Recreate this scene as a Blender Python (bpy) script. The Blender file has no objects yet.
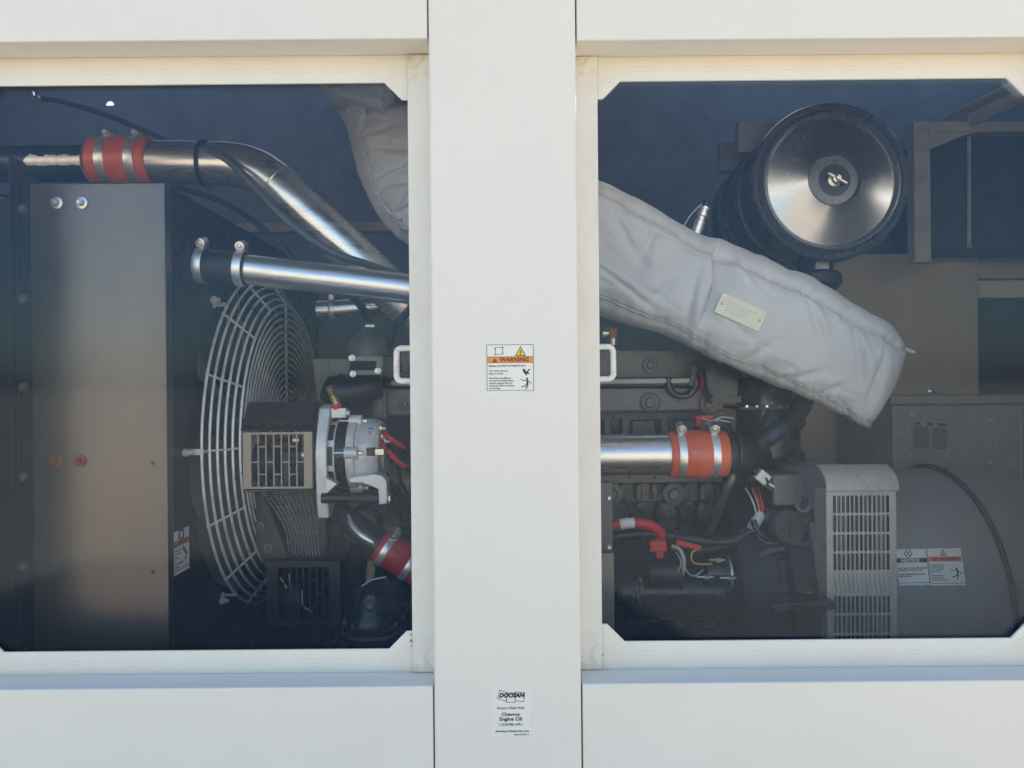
import bpy, bmesh, math, random
from math import sin, cos, pi, radians, sqrt, atan2
from mathutils import Vector, Matrix, noise
from mathutils.geometry import tessellate_polygon

random.seed(7)
SC = bpy.context.scene
COL = SC.collection
V = Vector

# ------------------------------------------------------------------ camera
F = 742.0                       # focal length in pixels of a 1024 wide frame
CAMZ = 1.60
ROLL = radians(0.5)
cr, sr = cos(ROLL), sin(ROLL)
cd = bpy.data.cameras.new('camera')
cd.sensor_width = 36.0
cd.lens = F / 1024 * 36.0
cd.clip_start = 0.02
cd.clip_end = 2000
cam = bpy.data.objects.new('camera', cd)
COL.objects.link(cam)
cam.matrix_world = Matrix(((cr, sr, 0, 0), (0, 0, -1, 0), (-sr, cr, 0, CAMZ), (0, 0, 0, 1)))
SC.camera = cam


def P(px, py, Y):
    """a measured picture position carried out to its real distance Y"""
    u = (px - 512) / F
    v = (384 - py) / F
    return V(((u * cr + v * sr) * Y, Y, CAMZ + (v * cr - u * sr) * Y))


def S(n, Y):
    return n / F * Y


# ------------------------------------------------------------------ materials
MATS = {}


def mat(name, col, rough=0.5, metal=0.0, var=0.12, scale=6.0, bump=0.0, bscale=120.0, rvar=0.1,
        dirt=None, dscale=5.0, damt=0.5, stretch=None, spec=0.5, coat=0.0, sheen=0.0, aniso=0.0):
    m = bpy.data.materials.new(name)
    m.use_nodes = True
    nt = m.node_tree
    N, L = nt.nodes, nt.links
    b = N['Principled BSDF']
    b.inputs['Metallic'].default_value = metal
    b.inputs['Specular IOR Level'].default_value = spec
    b.inputs['Coat Weight'].default_value = coat
    b.inputs['Sheen Weight'].default_value = sheen
    b.inputs['Anisotropic'].default_value = aniso
    tc = N.new('ShaderNodeTexCoord')
    mp = N.new('ShaderNodeMapping')
    L.new(tc.outputs['Object'], mp.inputs['Vector'])
    if stretch:
        mp.inputs['Scale'].default_value = stretch
    n1 = N.new('ShaderNodeTexNoise')
    n1.inputs['Scale'].default_value = scale
    n1.inputs['Detail'].default_value = 6
    n1.inputs['Roughness'].default_value = 0.62
    L.new(mp.outputs[0], n1.inputs['Vector'])
    mr = N.new('ShaderNodeMapRange')
    mr.inputs['From Min'].default_value = 0.3
    mr.inputs['From Max'].default_value = 0.7
    mr.inputs['To Min'].default_value = 1 - var
    mr.inputs['To Max'].default_value = 1 + var
    L.new(n1.outputs['Fac'], mr.inputs['Value'])
    mul = N.new('ShaderNodeMix')
    mul.data_type = 'RGBA'
    mul.blend_type = 'MULTIPLY'
    mul.inputs['Factor'].default_value = 1
    mul.inputs['A'].default_value = (*col, 1)
    L.new(mr.outputs[0], mul.inputs['B'])
    out = mul.outputs['Result']
    if dirt:
        n2 = N.new('ShaderNodeTexNoise')
        n2.inputs['Scale'].default_value = dscale
        n2.inputs['Detail'].default_value = 8
        n2.inputs['Roughness'].default_value = 0.7
        L.new(mp.outputs[0], n2.inputs['Vector'])
        r2 = N.new('ShaderNodeMapRange')
        r2.inputs['From Min'].default_value = 0.5
        r2.inputs['From Max'].default_value = 0.72
        r2.inputs['To Max'].default_value = damt
        L.new(n2.outputs['Fac'], r2.inputs['Value'])
        mx = N.new('ShaderNodeMix')
        mx.data_type = 'RGBA'
        L.new(r2.outputs[0], mx.inputs['Factor'])
        L.new(out, mx.inputs['A'])
        mx.inputs['B'].default_value = (*dirt, 1)
        out = mx.outputs['Result']
    L.new(out, b.inputs['Base Color'])
    r3 = N.new('ShaderNodeMapRange')
    r3.inputs['From Min'].default_value = 0.3
    r3.inputs['From Max'].default_value = 0.7
    r3.inputs['To Min'].default_value = max(0.02, rough - rvar)
    r3.inputs['To Max'].default_value = min(1, rough + rvar)
    L.new(n1.outputs['Fac'], r3.inputs['Value'])
    L.new(r3.outputs[0], b.inputs['Roughness'])
    if bump:
        n4 = N.new('ShaderNodeTexNoise')
        n4.inputs['Scale'].default_value = bscale
        n4.inputs['Detail'].default_value = 4
        L.new(mp.outputs[0], n4.inputs['Vector'])
        bp = N.new('ShaderNodeBump')
        bp.inputs['Strength'].default_value = bump
        bp.inputs['Distance'].default_value = 0.002
        L.new(n4.outputs['Fac'], bp.inputs['Height'])
        L.new(bp.outputs[0], b.inputs['Normal'])
    MATS[name] = m
    return m


white = mat('white_paint', (.80, .775, .71), .42, var=.02, scale=2.5, bump=.06, bscale=260, dirt=(.62, .58, .50), dscale=1.1, damt=.22)
jambm = mat('jamb_paint', (.79, .76, .69), .5, var=.03, scale=4, bump=.08, bscale=200, dirt=(.60, .52, .40), dscale=7, damt=.4, stretch=(1.3, 1, .8))
def end_grime(m):
    """rain-washed ochre dirt collected at both ends of an upright"""
    nt = m.node_tree
    N, L = nt.nodes, nt.links
    b = N['Principled BSDF']
    src = b.inputs['Base Color'].links[0].from_socket
    tc = N.new('ShaderNodeTexCoord')
    sp = N.new('ShaderNodeSeparateXYZ')
    L.new(tc.outputs['Generated'], sp.inputs[0])
    nz = N.new('ShaderNodeTexNoise')
    nz.inputs['Scale'].default_value = 34
    nz.inputs['Detail'].default_value = 6
    nz.inputs['Distortion'].default_value = 1.2
    L.new(tc.outputs['Object'], nz.inputs['Vector'])
    a = N.new('ShaderNodeMath'); a.operation = 'SUBTRACT'
    L.new(sp.outputs['Z'], a.inputs[0]); a.inputs[1].default_value = .5
    c = N.new('ShaderNodeMath'); c.operation = 'ABSOLUTE'
    L.new(a.outputs[0], c.inputs[0])
    r = N.new('ShaderNodeMapRange')
    r.inputs['From Min'].default_value = .43
    r.inputs['From Max'].default_value = .50
    L.new(c.outputs[0], r.inputs['Value'])
    k = N.new('ShaderNodeMapRange')
    k.inputs['From Min'].default_value = .42
    k.inputs['From Max'].default_value = .62
    k.inputs['To Min'].default_value = .12
    k.inputs['To Max'].default_value = .75
    L.new(nz.outputs['Fac'], k.inputs['Value'])
    d = N.new('ShaderNodeMath'); d.operation = 'MULTIPLY'
    L.new(r.outputs[0], d.inputs[0]); L.new(k.outputs[0], d.inputs[1])
    mx = N.new('ShaderNodeMix'); mx.data_type = 'RGBA'
    L.new(d.outputs[0], mx.inputs['Factor'])
    L.new(src, mx.inputs['A'])
    mx.inputs['B'].default_value = (.50, .38, .24, 1)
    L.new(mx.outputs['Result'], b.inputs['Base Color'])


end_grime(jambm)
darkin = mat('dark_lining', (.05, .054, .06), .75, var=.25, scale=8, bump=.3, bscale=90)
lining = mat('grey_lining', (.25, .265, .29), .8, var=.15, scale=5, bump=.2, bscale=60, dirt=(.15, .155, .165), dscale=3, damt=.6)
blackp = mat('black_gloss_paint', (.012, .013, .015), .22, var=.2, scale=12, rvar=.08, dirt=(.06, .055, .05), dscale=14, damt=.35)
blackm = mat('black_satin_paint', (.010, .011, .013), .40, var=.25, scale=18, rvar=.12, bump=.15, bscale=80, dirt=(.07, .062, .055), dscale=11, damt=.4)
engine = mat('engine_paint', (.022, .025, .031), .25, var=.35, scale=22, rvar=.14, bump=.35, bscale=70, dirt=(.085, .08, .075), dscale=13, damt=.5)
manif = mat('cast_manifold_paint', (.105, .10, .098), .36, var=.3, scale=26, rvar=.12, bump=.45, bscale=110, dirt=(.16, .15, .13), dscale=16, damt=.5)
rubber = mat('black_rubber', (.011, .012, .014), .55, var=.2, scale=20, bump=.1, bscale=150, dirt=(.08, .08, .075), dscale=16, damt=.3)
cablem = mat('dusty_cable', (.085, .087, .092), .45, var=.15, scale=20)
loomm = mat('corrugated_loom', (.022, .023, .026), .4, var=.2, scale=30, bump=.2, bscale=300)
alu = mat('polished_aluminium_tube', (.76, .73, .69), .29, .88, var=.10, scale=14, rvar=.07, bump=.05, bscale=60, stretch=(.25, 1, 3.0), dirt=(.34, .32, .29), dscale=9, damt=.5)
steel = mat('bright_steel', (.80, .79, .77), .34, .75, var=.12, scale=30, rvar=.08)
wirem = mat('plated_wire', (.80, .78, .74), .36, .35, var=.2, scale=22, rvar=.1, dirt=(.34, .30, .26), dscale=20, damt=.5)
dullt = mat('dull_tan_paint', (.20, .185, .165), .5, var=.15, scale=20, dirt=(.10, .09, .08), dscale=14, damt=.4)
studm = mat('brown_stud', (.16, .125, .095), .45, .2, var=.25, scale=60)
boltm = mat('zinc_bolt', (.68, .65, .59), .32, .9, var=.25, scale=60, dirt=(.20, .15, .11), dscale=50, damt=.5)
rustb = mat('rusty_bolt', (.34, .10, .05), .6, .3, var=.35, scale=70, bump=.3)
orange = mat('orange_silicone', (.72, .115, .035), .36, var=.12, scale=16, rvar=.08, dirt=(.62, .30, .20), dscale=14, damt=.35)
redm = mat('red_rubber', (.42, .025, .028), .38, var=.15, scale=20, dirt=(.5, .15, .11), dscale=22, damt=.35)
redw = mat('red_cable_sheath', (.55, .022, .03), .4, var=.1, scale=20)
cast = mat('cast_aluminium', (.74, .73, .70), .42, .25, var=.12, scale=30, bump=.3, bscale=190, dirt=(.24, .22, .19), dscale=18, damt=.5)
fabric = mat('coated_cloth', (.56, .545, .53), .5, var=.06, scale=7, rvar=.08, bump=.12, bscale=420, dirt=(.40, .385, .37), dscale=6, damt=.4, sheen=.1)
seamm = mat('pale_thread', (.70, .56, .34), .7, var=.2, scale=90)
pipingm = mat('seam_piping', (.42, .43, .46), .55, var=.15, scale=60, bump=.2, bscale=400)
tan = mat('tan_steel', (.56, .46, .33), .55, var=.1, scale=3, rvar=.1, dirt=(.50, .40, .27), dscale=4, damt=.5)
tanlit = mat('sunlit_cream_paint', (.84, .72, .54), .55, var=.08, scale=6)  # cream lightened to carry the sunlight on the rear rail
gengrey = mat('grey_enamel', (.27, .27, .26), .42, var=.08, scale=9, rvar=.08, bump=.12, bscale=160, dirt=(.10, .095, .09), dscale=7, damt=.4)
ventgrey = mat('grey_vent_paint', (.40, .372, .325), .45, var=.1, scale=14, dirt=(.17, .15, .13), dscale=20, damt=.5)
angle = mat('angle_iron_paint', (.52, .49, .44), .5, var=.15, scale=12, dirt=(.30, .22, .15), dscale=9, damt=.5)
radst = mat('radiator_side_steel', (.16, .134, .112), .34, .78, var=.12, scale=3.2, rvar=.10, stretch=(1.7, 1, .8), dirt=(.085, .078, .07), dscale=2.6, damt=.45, bump=.05, bscale=90)
guardm = mat('brown_guard_paint', (.42, .32, .235), .45, var=.1, scale=20, dirt=(.12, .10, .08), dscale=20, damt=.4)
fanm = mat('grey_fan_blade', (.20, .20, .21), .4, .3, var=.15, scale=12)
brass = mat('dull_brass', (.52, .40, .24), .35, .8, var=.2, scale=40)
ivory = mat('ivory_plate', (.74, .68, .52), .5, var=.05, scale=20)
decalw = mat('white_vinyl', (.82, .81, .77), .35, var=.02, scale=20)
decalg = mat('grey_ink', (.50, .50, .50), .5, var=.0)
inkb = mat('black_ink', (.018, .018, .02), .45, var=.0)
inkn = mat('navy_ink', (.018, .032, .075), .45, var=.0)
inko = mat('orange_ink', (.82, .27, .045), .42, var=.03)
inkr = mat('red_orange_ink', (.72, .13, .045), .42, var=.05)
inky = mat('yellow_ink', (.85, .56, .04), .42, var=.02)
inkbl = mat('blue_ink', (.10, .22, .48), .42, var=.02)
plated = mat('data_plate_print', (.17, .165, .16), .45, .3, var=.15, scale=60)
platem = mat('data_plate_metal', (.46, .41, .37), .4, .5, var=.15, scale=30)
whitepl = mat('white_plastic', (.72, .71, .67), .4, var=.05, scale=30, dirt=(.4, .36, .3), dscale=30, damt=.4)
yellw = mat('yellow_wire', (.62, .40, .12), .45, var=.1)
bluem = mat('blue_sleeve', (.014, .028, .06), .45, var=.2, scale=20)
handlem = mat('white_handle_paint', (.78, .77, .73), .4, var=.04, scale=20, dirt=(.34, .14, .06), dscale=55, damt=.55)
ground_m = mat('concrete_ground', (.60, .48, .335), .85, var=.15, scale=.6, bump=.2, bscale=30, dirt=(.44, .36, .26), dscale=1.2, damt=.5)


# door paint: same white with the tide mark that rain left round the window
def stain_paint(name, cx, cz, hx, hz):
    m = mat(name, (.79, .765, .69), .45, var=.03, scale=5, bump=.06, bscale=240)
    nt = m.node_tree
    N, L = nt.nodes, nt.links
    b = N['Principled BSDF']
    src = b.inputs['Base Color'].links[0].from_socket
    geo = N.new('ShaderNodeNewGeometry')
    nz = N.new('ShaderNodeTexNoise')
    nz.inputs['Scale'].default_value = 9
    nz.inputs['Detail'].default_value = 5
    L.new(geo.outputs['Position'], nz.inputs['Vector'])
    sep = N.new('ShaderNodeSeparateXYZ')
    L.new(geo.outputs['Position'], sep.inputs[0])

    def math_(op, a, b_=None, c=None):
        n = N.new('ShaderNodeMath')
        n.operation = op
        for i, x in enumerate((a, b_, c)):
            if x is None:
                continue
            if isinstance(x, (int, float)):
                n.inputs[i].default_value = x
            else:
                L.new(x, n.inputs[i])
        return n.outputs[0]
    R = .07
    dx = math_('MAXIMUM', math_('SUBTRACT', math_('ABSOLUTE', math_('SUBTRACT', sep.outputs['X'], cx)), hx - R), 0.0)
    dz = math_('MAXIMUM', math_('SUBTRACT', math_('ABSOLUTE', math_('SUBTRACT', sep.outputs['Z'], cz)), hz - R), 0.0)
    d = math_('SUBTRACT', math_('SQRT', math_('ADD', math_('MULTIPLY', dx, dx), math_('MULTIPLY', dz, dz))), R)
    wob = math_('MULTIPLY', math_('SUBTRACT', nz.outputs['Fac'], .5), .014)
    d = math_('ADD', d, wob)
    f1 = math_('MULTIPLY_ADD', math_('ABSOLUTE', math_('SUBTRACT', d, .017)), -900, 1.0)
    f2 = math_('MULTIPLY', math_('MULTIPLY_ADD', math_('ABSOLUTE', math_('SUBTRACT', d, .024)), -500, 1.0), .35)
    ring = math_('MAXIMUM', math_('MAXIMUM', f1, f2), 0.0)
    nz2 = N.new('ShaderNodeTexNoise')
    nz2.inputs['Scale'].default_value = 42
    nz2.inputs['Detail'].default_value = 6
    L.new(geo.outputs['Position'], nz2.inputs['Vector'])
    br = math_('MULTIPLY', ring, math_('MAXIMUM', math_('MULTIPLY_ADD', nz2.outputs['Fac'], 3.0, -1.25), 0.0))
    # faint ochre wash between the tide mark and the outer edge
    wash = math_('MULTIPLY', math_('MINIMUM', math_('MAXIMUM', math_('MULTIPLY', math_('SUBTRACT', d, .016), 60), 0.0), 1.0),
                 math_('MULTIPLY', nz.outputs['Fac'], .24))
    fac = math_('MINIMUM', math_('ADD', br, wash), .42)
    mx = N.new('ShaderNodeMix')
    mx.data_type = 'RGBA'
    L.new(fac, mx.inputs['Factor'])
    L.new(src, mx.inputs['A'])
    mx.inputs['B'].default_value = (.60, .47, .29, 1)
    L.new(mx.outputs['Result'], b.inputs['Base Color'])
    return m


# window pane: clear sheet with a Fresnel reflection and dust tinted blue for sky haze
def pane_mat():
    m = bpy.data.materials.new('dust_haze_sheet')
    m.use_nodes = True
    nt = m.node_tree
    N, L = nt.nodes, nt.links
    N.remove(N['Principled BSDF'])
    out = N['Material Output']
    tr = N.new('ShaderNodeBsdfTransparent')
    tr.inputs[0].default_value = (.985, .99, .995, 1)
    gl = N.new('ShaderNodeBsdfGlossy')
    gl.inputs['Roughness'].default_value = .06
    gl.inputs['Color'].default_value = (.62, .80, 1, 1)  # blue tint put into the reflection to pull it towards sky colour
    fr = N.new('ShaderNodeFresnel')
    fr.inputs['IOR'].default_value = 1.25
    m1 = N.new('ShaderNodeMixShader')
    L.new(fr.outputs[0], m1.inputs[0])
    L.new(tr.outputs[0], m1.inputs[1])
    L.new(gl.outputs[0], m1.inputs[2])
    df = N.new('ShaderNodeBsdfDiffuse')
    df.inputs[0].default_value = (.22, .37, .62, 1)  # blue film colour stands in for reflected sky haze
    geo = N.new('ShaderNodeNewGeometry')
    nz = N.new('ShaderNodeTexNoise')
    nz.inputs['Scale'].default_value = 3.2
    nz.inputs['Detail'].default_value = 7
    nz.inputs['Roughness'].default_value = .65
    L.new(geo.outputs['Position'], nz.inputs['Vector'])
    mr = N.new('ShaderNodeMapRange')
    mr.inputs['From Min'].default_value = .3
    mr.inputs['From Max'].default_value = .75
    mr.inputs['To Min'].default_value = DUST_HAZE[0]
    mr.inputs['To Max'].default_value = DUST_HAZE[1]
    L.new(nz.outputs['Fac'], mr.inputs['Value'])
    m2 = N.new('ShaderNodeMixShader')
    L.new(mr.outputs[0], m2.inputs[0])
    L.new(m1.outputs[0], m2.inputs[1])
    L.new(df.outputs[0], m2.inputs[2])
    L.new(m2.outputs[0], out.inputs['Surface'])
    return m


DUST_HAZE = (.012, .030)
pane_m = pane_mat()


# ------------------------------------------------------------------ mesh building
class MB:
    def __init__(self):
        self.v = []
        self.f = []
        self.m = []
        self.mats = []

    def mi(self, material):
        if material not in self.mats:
            self.mats.append(material)
        return self.mats.index(material)

    def add(self, verts, faces, material=None):
        o = len(self.v)
        k = self.mi(material) if material else -1
        self.v.extend(V(p) for p in verts)
        for f in faces:
            self.f.append(tuple(i + o for i in f))
            self.m.append(k)
        return self

    def hexa(self, c8, material=None):
        """8 corners: bottom ring of 4 then top ring of 4"""
        return self.add(c8, [(0, 3, 2, 1), (4, 5, 6, 7), (0, 1, 5, 4), (1, 2, 6, 5), (2, 3, 7, 6), (3, 0, 4, 7)], material)

    def box(self, lo, hi, material=None):
        a, b = V(lo), V(hi)
        return self.hexa([(a.x, a.y, a.z), (b.x, a.y, a.z), (b.x, b.y, a.z), (a.x, b.y, a.z),
                          (a.x, a.y, b.z), (b.x, a.y, b.z), (b.x, b.y, b.z), (a.x, b.y, b.z)], material)

    def pbox(self, x0, y0, x1, y1, Y0, Y1, material=None):
        """box whose front face is measured in the picture at distance Y0 and runs back to Y1"""
        a = P(x0, y1, Y0)
        b = P(x1, y0, Y0)
        return self.box((a.x, Y0, a.z), (b.x, Y1, b.z), material)

    def bar(self, p, q, w, h, up=(0, 0, 1), material=None):
        p, q = V(p), V(q)
        d = (q - p).normalized()
        s = d.cross(V(up))
        if s.length < 1e-4:
            s = d.cross(V((1, 0, 0)))
        s.normalize()
        u = s.cross(d)
        c = []
        for o in (p, q):
            for a, b in ((-1, -1), (1, -1), (1, 1), (-1, 1)):
                c.append(o + s * a * w / 2 + u * b * h / 2)
        return self.add(c, [(0, 1, 2, 3), (7, 6, 5, 4), (0, 4, 5, 1), (1, 5, 6, 2), (2, 6, 7, 3), (3, 7, 4, 0)], material)

    def tube(self, pts, r, seg=12, closed=False, smooth=0, caps=True, material=None):
        pts = [V(p) for p in pts]
        if smooth:
            pts, r = catmull(pts, r, smooth, closed)
        n = len(pts)
        rad = r if isinstance(r, (list, tuple)) else [r] * n
        # parallel transport
        tg = []
        for i in range(n):
            a = pts[(i - 1) % n] if (closed or i > 0) else pts[0]
            b = pts[(i + 1) % n] if (closed or i < n - 1) else pts[-1]
            tg.append((b - a).normalized())
        nrm = V((0, -1, 0))
        nrm = nrm - tg[0] * nrm.dot(tg[0])
        if nrm.length < 1e-3:
            nrm = V((1, 0, 0)) - tg[0] * tg[0].x
        nrm.normalize()
        vs = []
        for i in range(n):
            nrm = nrm - tg[i] * nrm.dot(tg[i])
            nrm.normalize()
            bn = tg[i].cross(nrm)
            for k in range(seg):
                a = 2 * pi * k / seg
                vs.append(pts[i] + (nrm * cos(a) + bn * sin(a)) * rad[i])
        fs = []
        for i in range(n if closed else n - 1):
            j = (i + 1) % n
            for k in range(seg):
                l = (k + 1) % seg
                fs.append((i * seg + k, i * seg + l, j * seg + l, j * seg + k))
        if caps and not closed:
            fs.append(tuple(range(seg))[::-1])
            fs.append(tuple((n - 1) * seg + k for k in range(seg)))
        return self.add(vs, fs, material)

    def ring(self, c, axis, R, r, n=64, seg=6, a0=0, a1=None, material=None):
        c, axis = V(c), V(axis).normalized()
        e1, e2 = frame(axis)
        if a1 is None:
            pts = [c + (e1 * cos(2 * pi * i / n) + e2 * sin(2 * pi * i / n)) * R for i in range(n)]
            return self.tube(pts, r, seg, closed=True, material=material)
        pts = [c + (e1 * cos(a0 + (a1 - a0) * i / n) + e2 * sin(a0 + (a1 - a0) * i / n)) * R for i in range(n + 1)]
        return self.tube(pts, r, seg, material=material)

    def lathe(self, prof, c, axis, seg=48, material=None, cap=True):
        """prof: (radius, distance along the axis) pairs"""
        c, axis = V(c), V(axis).normalized()
        e1, e2 = frame(axis)
        vs, fs = [], []
        for (r, t) in prof:
            for k in range(seg):
                a = 2 * pi * k / seg
                vs.append(c + axis * t + (e1 * cos(a) + e2 * sin(a)) * max(r, 1e-5))
        for i in range(len(prof) - 1):
            for k in range(seg):
                l = (k + 1) % seg
                fs.append((i * seg + k, i * seg + l, (i + 1) * seg + l, (i + 1) * seg + k))
        if cap:
            fs.append(tuple(range(seg))[::-1])
            fs.append(tuple((len(prof) - 1) * seg + k for k in range(seg)))
        return self.add(vs, fs, material)

    def cyl(self, p, q, r, seg=24, material=None, ch=0.0):
        p, q = V(p), V(q)
        L = (q - p).length
        prof = [(r, 0), (r, L)] if not ch else [(r - ch, 0), (r, ch), (r, L - ch), (r - ch, L)]
        return self.lathe(prof, p, q - p, seg, material)

    def prism(self, outer, holes, fr, d0, d1, material=None):
        """2-D outline with holes in the frame fr = (origin, right, up, normal), between offsets d0 and d1"""
        o, e, u, n = fr
        loops = [outer] + list(holes or [])
        tri = tessellate_polygon([[V((x, y, 0)) for x, y in lp] for lp in loops])
        flat = [q for lp in loops for q in lp]
        k = len(flat)
        vs = [o + e * x + u * y + n * d0 for x, y in flat] + [o + e * x + u * y + n * d1 for x, y in flat]
        fs = [tuple(t) for t in tri] + [tuple(i + k for i in t[::-1]) for t in tri]
        b = 0
        for lp in loops:
            m = len(lp)
            for i in range(m):
                j = (i + 1) % m
                fs.append((b + i, b + j, b + j + k, b + i + k))
            b += m
        return self.add(vs, fs, material)

    def build(self, name, material, parent=None, bevel=0, angle_=38, seg=2, label=None, flat=False):
        me = bpy.data.meshes.new(name)
        me.from_pydata([tuple(p) for p in self.v], [], self.f)
        if self.mats:
            if -1 in self.m:
                dk = self.mi(material)
                self.m = [dk if q < 0 else q for q in self.m]
            for m in self.mats:
                me.materials.append(m)
            me.polygons.foreach_set('material_index', self.m)
        else:
            me.materials.append(material)
        bm = bmesh.new()
        bm.from_mesh(me)
        bmesh.ops.recalc_face_normals(bm, faces=bm.faces)
        bm.to_mesh(me)
        bm.free()
        if not flat:
            me.polygons.foreach_set('use_smooth', [True] * len(me.polygons))
            me.set_sharp_from_angle(angle=radians(angle_))
        ob = bpy.data.objects.new(name, me)
        COL.objects.link(ob)
        if parent is not None:
            ob.parent = parent
        if bevel:
            bv = ob.modifiers.new('edge', 'BEVEL')
            bv.width = bevel
            bv.segments = seg
            bv.limit_method = 'ANGLE'
            bv.angle_limit = radians(40)
            bv.harden_normals = False
        if label:
            ob['label'] = label
        return ob


def frame(axis):
    axis = V(axis).normalized()
    a = V((0, 0, 1)) if abs(axis.z) < .9 else V((0, -1, 0))
    e1 = (a - axis * a.dot(axis)).normalized()
    return e1, axis.cross(e1)


def catmull(pts, r, k, closed=False):
    n = len(pts)
    rad = r if isinstance(r, (list, tuple)) else None
    out, ro = [], []
    rng = range(n) if closed else range(n - 1)
    for i in rng:
        g = (lambda j: pts[j % n]) if closed else (lambda j: pts[min(max(j, 0), n - 1)])
        p0, p1, p2, p3 = g(i - 1), g(i), g(i + 1), g(i + 2)
        for s in range(k):
            t = s / k
            out.append(.5 * ((2 * p1) + (p2 - p0) * t + (2 * p0 - 5 * p1 + 4 * p2 - p3) * t * t + (3 * p1 - p0 - 3 * p2 + p3) * t ** 3))
            if rad:
                ro.append(rad[i] * (1 - t) + rad[(i + 1) % n] * t)
    if not closed:
        out.append(pts[-1].copy())
        if rad:
            ro.append(rad[-1])
    return out, (ro if rad else r)


def PT(lst):
    return [P(*q) for q in lst]


def tag(o, label, cat, group=None, kind=None):
    if label:
        o['label'] = label
    if cat:
        o['category'] = cat
    if group:
        o['group'] = group
    if kind:
        o['kind'] = kind
    return o


def thing(name, label, cat, group=None):
    o = bpy.data.objects.new(name, None)
    o.empty_display_size = .05
    COL.objects.link(o)
    return tag(o, label, cat, group)


def text2d(s, size, align='LEFT', bold=0.0, shear=0.0, xs=1.0):
    cu = bpy.data.curves.new('text', 'FONT')
    cu.body = s
    cu.size = size
    cu.align_x = align
    cu.offset = bold
    cu.shear = shear
    cu.resolution_u = 3
    ob = bpy.data.objects.new('text', cu)
    COL.objects.link(ob)
    dg = bpy.context.evaluated_depsgraph_get()
    dg.update()
    me = bpy.data.meshes.new_from_object(ob.evaluated_get(dg))
    vs = [(v.co.x * xs, v.co.y) for v in me.vertices]
    fs = [tuple(p.vertices) for p in me.polygons]
    bpy.data.objects.remove(ob)
    bpy.data.curves.remove(cu)
    bpy.data.meshes.remove(me)
    return vs, fs


def put_text(mb, fr, s, x, y, size, d, material, align='LEFT', bold=0.0, shear=0.0, fit=None):
    vs, fs = text2d(s, size, align, bold, shear)
    if not vs:
        return
    k = 1.0
    if fit:
        w = max(a for a, b in vs) - min(a for a, b in vs)
        k = fit / w
    o, e, u, n = fr
    mb.add([o + e * (x + a * k) + u * (y + b) + n * d for a, b in vs], fs, material)


def poly(mb, fr, pts, d, material):
    mb.prism(pts, None, fr, d - .0002, d, material)


def line2(mb, fr, pts, w, d, material, closed=False):
    n = len(pts)
    for i in range(n if closed else n - 1):
        a, b = V(pts[i]), V(pts[(i + 1) % n])
        t = (b - a)
        if t.length < 1e-9:
            continue
        t.normalize()
        s = V((-t.y, t.x)) * w / 2
        a2, b2 = a - t * w / 2, b + t * w / 2
        poly(mb, fr, [tuple(a2 + s), tuple(a2 - s), tuple(b2 - s), tuple(b2 + s)], d, material)


def shape_prism(mb, pts, Y0, Y1, material=None):
    """an outline measured in the picture at distance Y0, solid back to Y1"""
    q = [P(x, y, Y0) for x, y in pts]
    fr = (V((0, Y0, 0)), V((1, 0, 0)), V((0, 0, 1)), V((0, 1, 0)))
    mb.prism([(a.x, a.z) for a in q], None, fr, 0, Y1 - Y0, material)
    return mb


def hexbolt(mb, c, axis, r, h, washer=True, mw=None, mb_=None):
    c, axis = V(c), V(axis).normalized()
    if washer:
        mb.lathe([(r * 1.75, 0), (r * 1.75, h * .22), (r * 1.2, h * .3)], c, axis, 24, mw)
    mb.lathe([(r, h * .2), (r, h * .9), (r * .86, h)], c, axis, 6, mb_ or mw)
    mb.lathe([(r * .55, h), (r * .55, h * 1.25), (r * .45, h * 1.3)], c, axis, 12, mb_ or mw)


def clamp(parent, c, axis, R, w, screw_dir, ball=.0075, name='hose_clamp'):
    """worm-drive band clamp with its screw housing"""
    axis = V(axis).normalized()
    mb = MB()
    mb.lathe([(R, -w / 2), (R + .0016, -w / 2), (R + .0022, -w * .35), (R + .0022, w * .35), (R + .0016, w / 2), (R, w / 2)], c, axis, 48, cap=False)
    ob = mb.build(name, steel, parent)
    sd = V(screw_dir)
    sd = (sd - axis * sd.dot(axis)).normalized()
    p = V(c) + sd * (R + ball * .95)
    t = axis.cross(sd)
    if t.y > 0:
        t = -t
    m2 = MB()
    m2.lathe([(ball * .8, -.012), (ball, -.010), (ball, .010), (ball * .9, .012), (ball * .6, .0125), (ball * .6, .010), (ball * .32, .010), (ball * .32, .014), (ball * .2, .0145)], p, t, 20)
    m2.bar(p - t * .010 - sd * ball * .9, p + t * .008 - sd * ball * .9, w * .9, .003, up=sd)
    m2.build('clamp_screw', boltm, ob)
    return ob


# ================================================================== SETTING
g = MB()
g.add([(-400, -400, 0), (400, -400, 0), (400, 400, 0), (-400, 400, 0)], [(0, 1, 2, 3)])
tag(g.build('ground', ground_m), None, None, kind='structure')

# ================================================================== ENCLOSURE
YF, YJ, YD = 1.20, 1.256, 1.263
enc = thing('generator_enclosure', 'cream white sheet steel generator enclosure with two windowed doors and a broad centre pillar', 'generator enclosure')
XL, XR = P(431.5, 384, YF).x, P(578.5, 384, YF).x
FX = V((1, 0, 0)); FZ = V((0, 0, 1)); FN = V((0, -1, 0))
zt_l, zt_r = P(214, 40, YF).z, P(800, 38.5, YF).z
zb_l, zb_r = P(214, 688, YF).z, P(800, 682, YF).z
XJL, XJR = P(410, 384, YJ).x, P(600, 384, YJ).x
WXL, WXR = P(-24, 384, YD).x, P(1034, 384, YD).x
XOL, XOR = WXL - .065, WXR + .065
TOP, BOT = 2.85, .42
GAP = .0022

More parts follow.
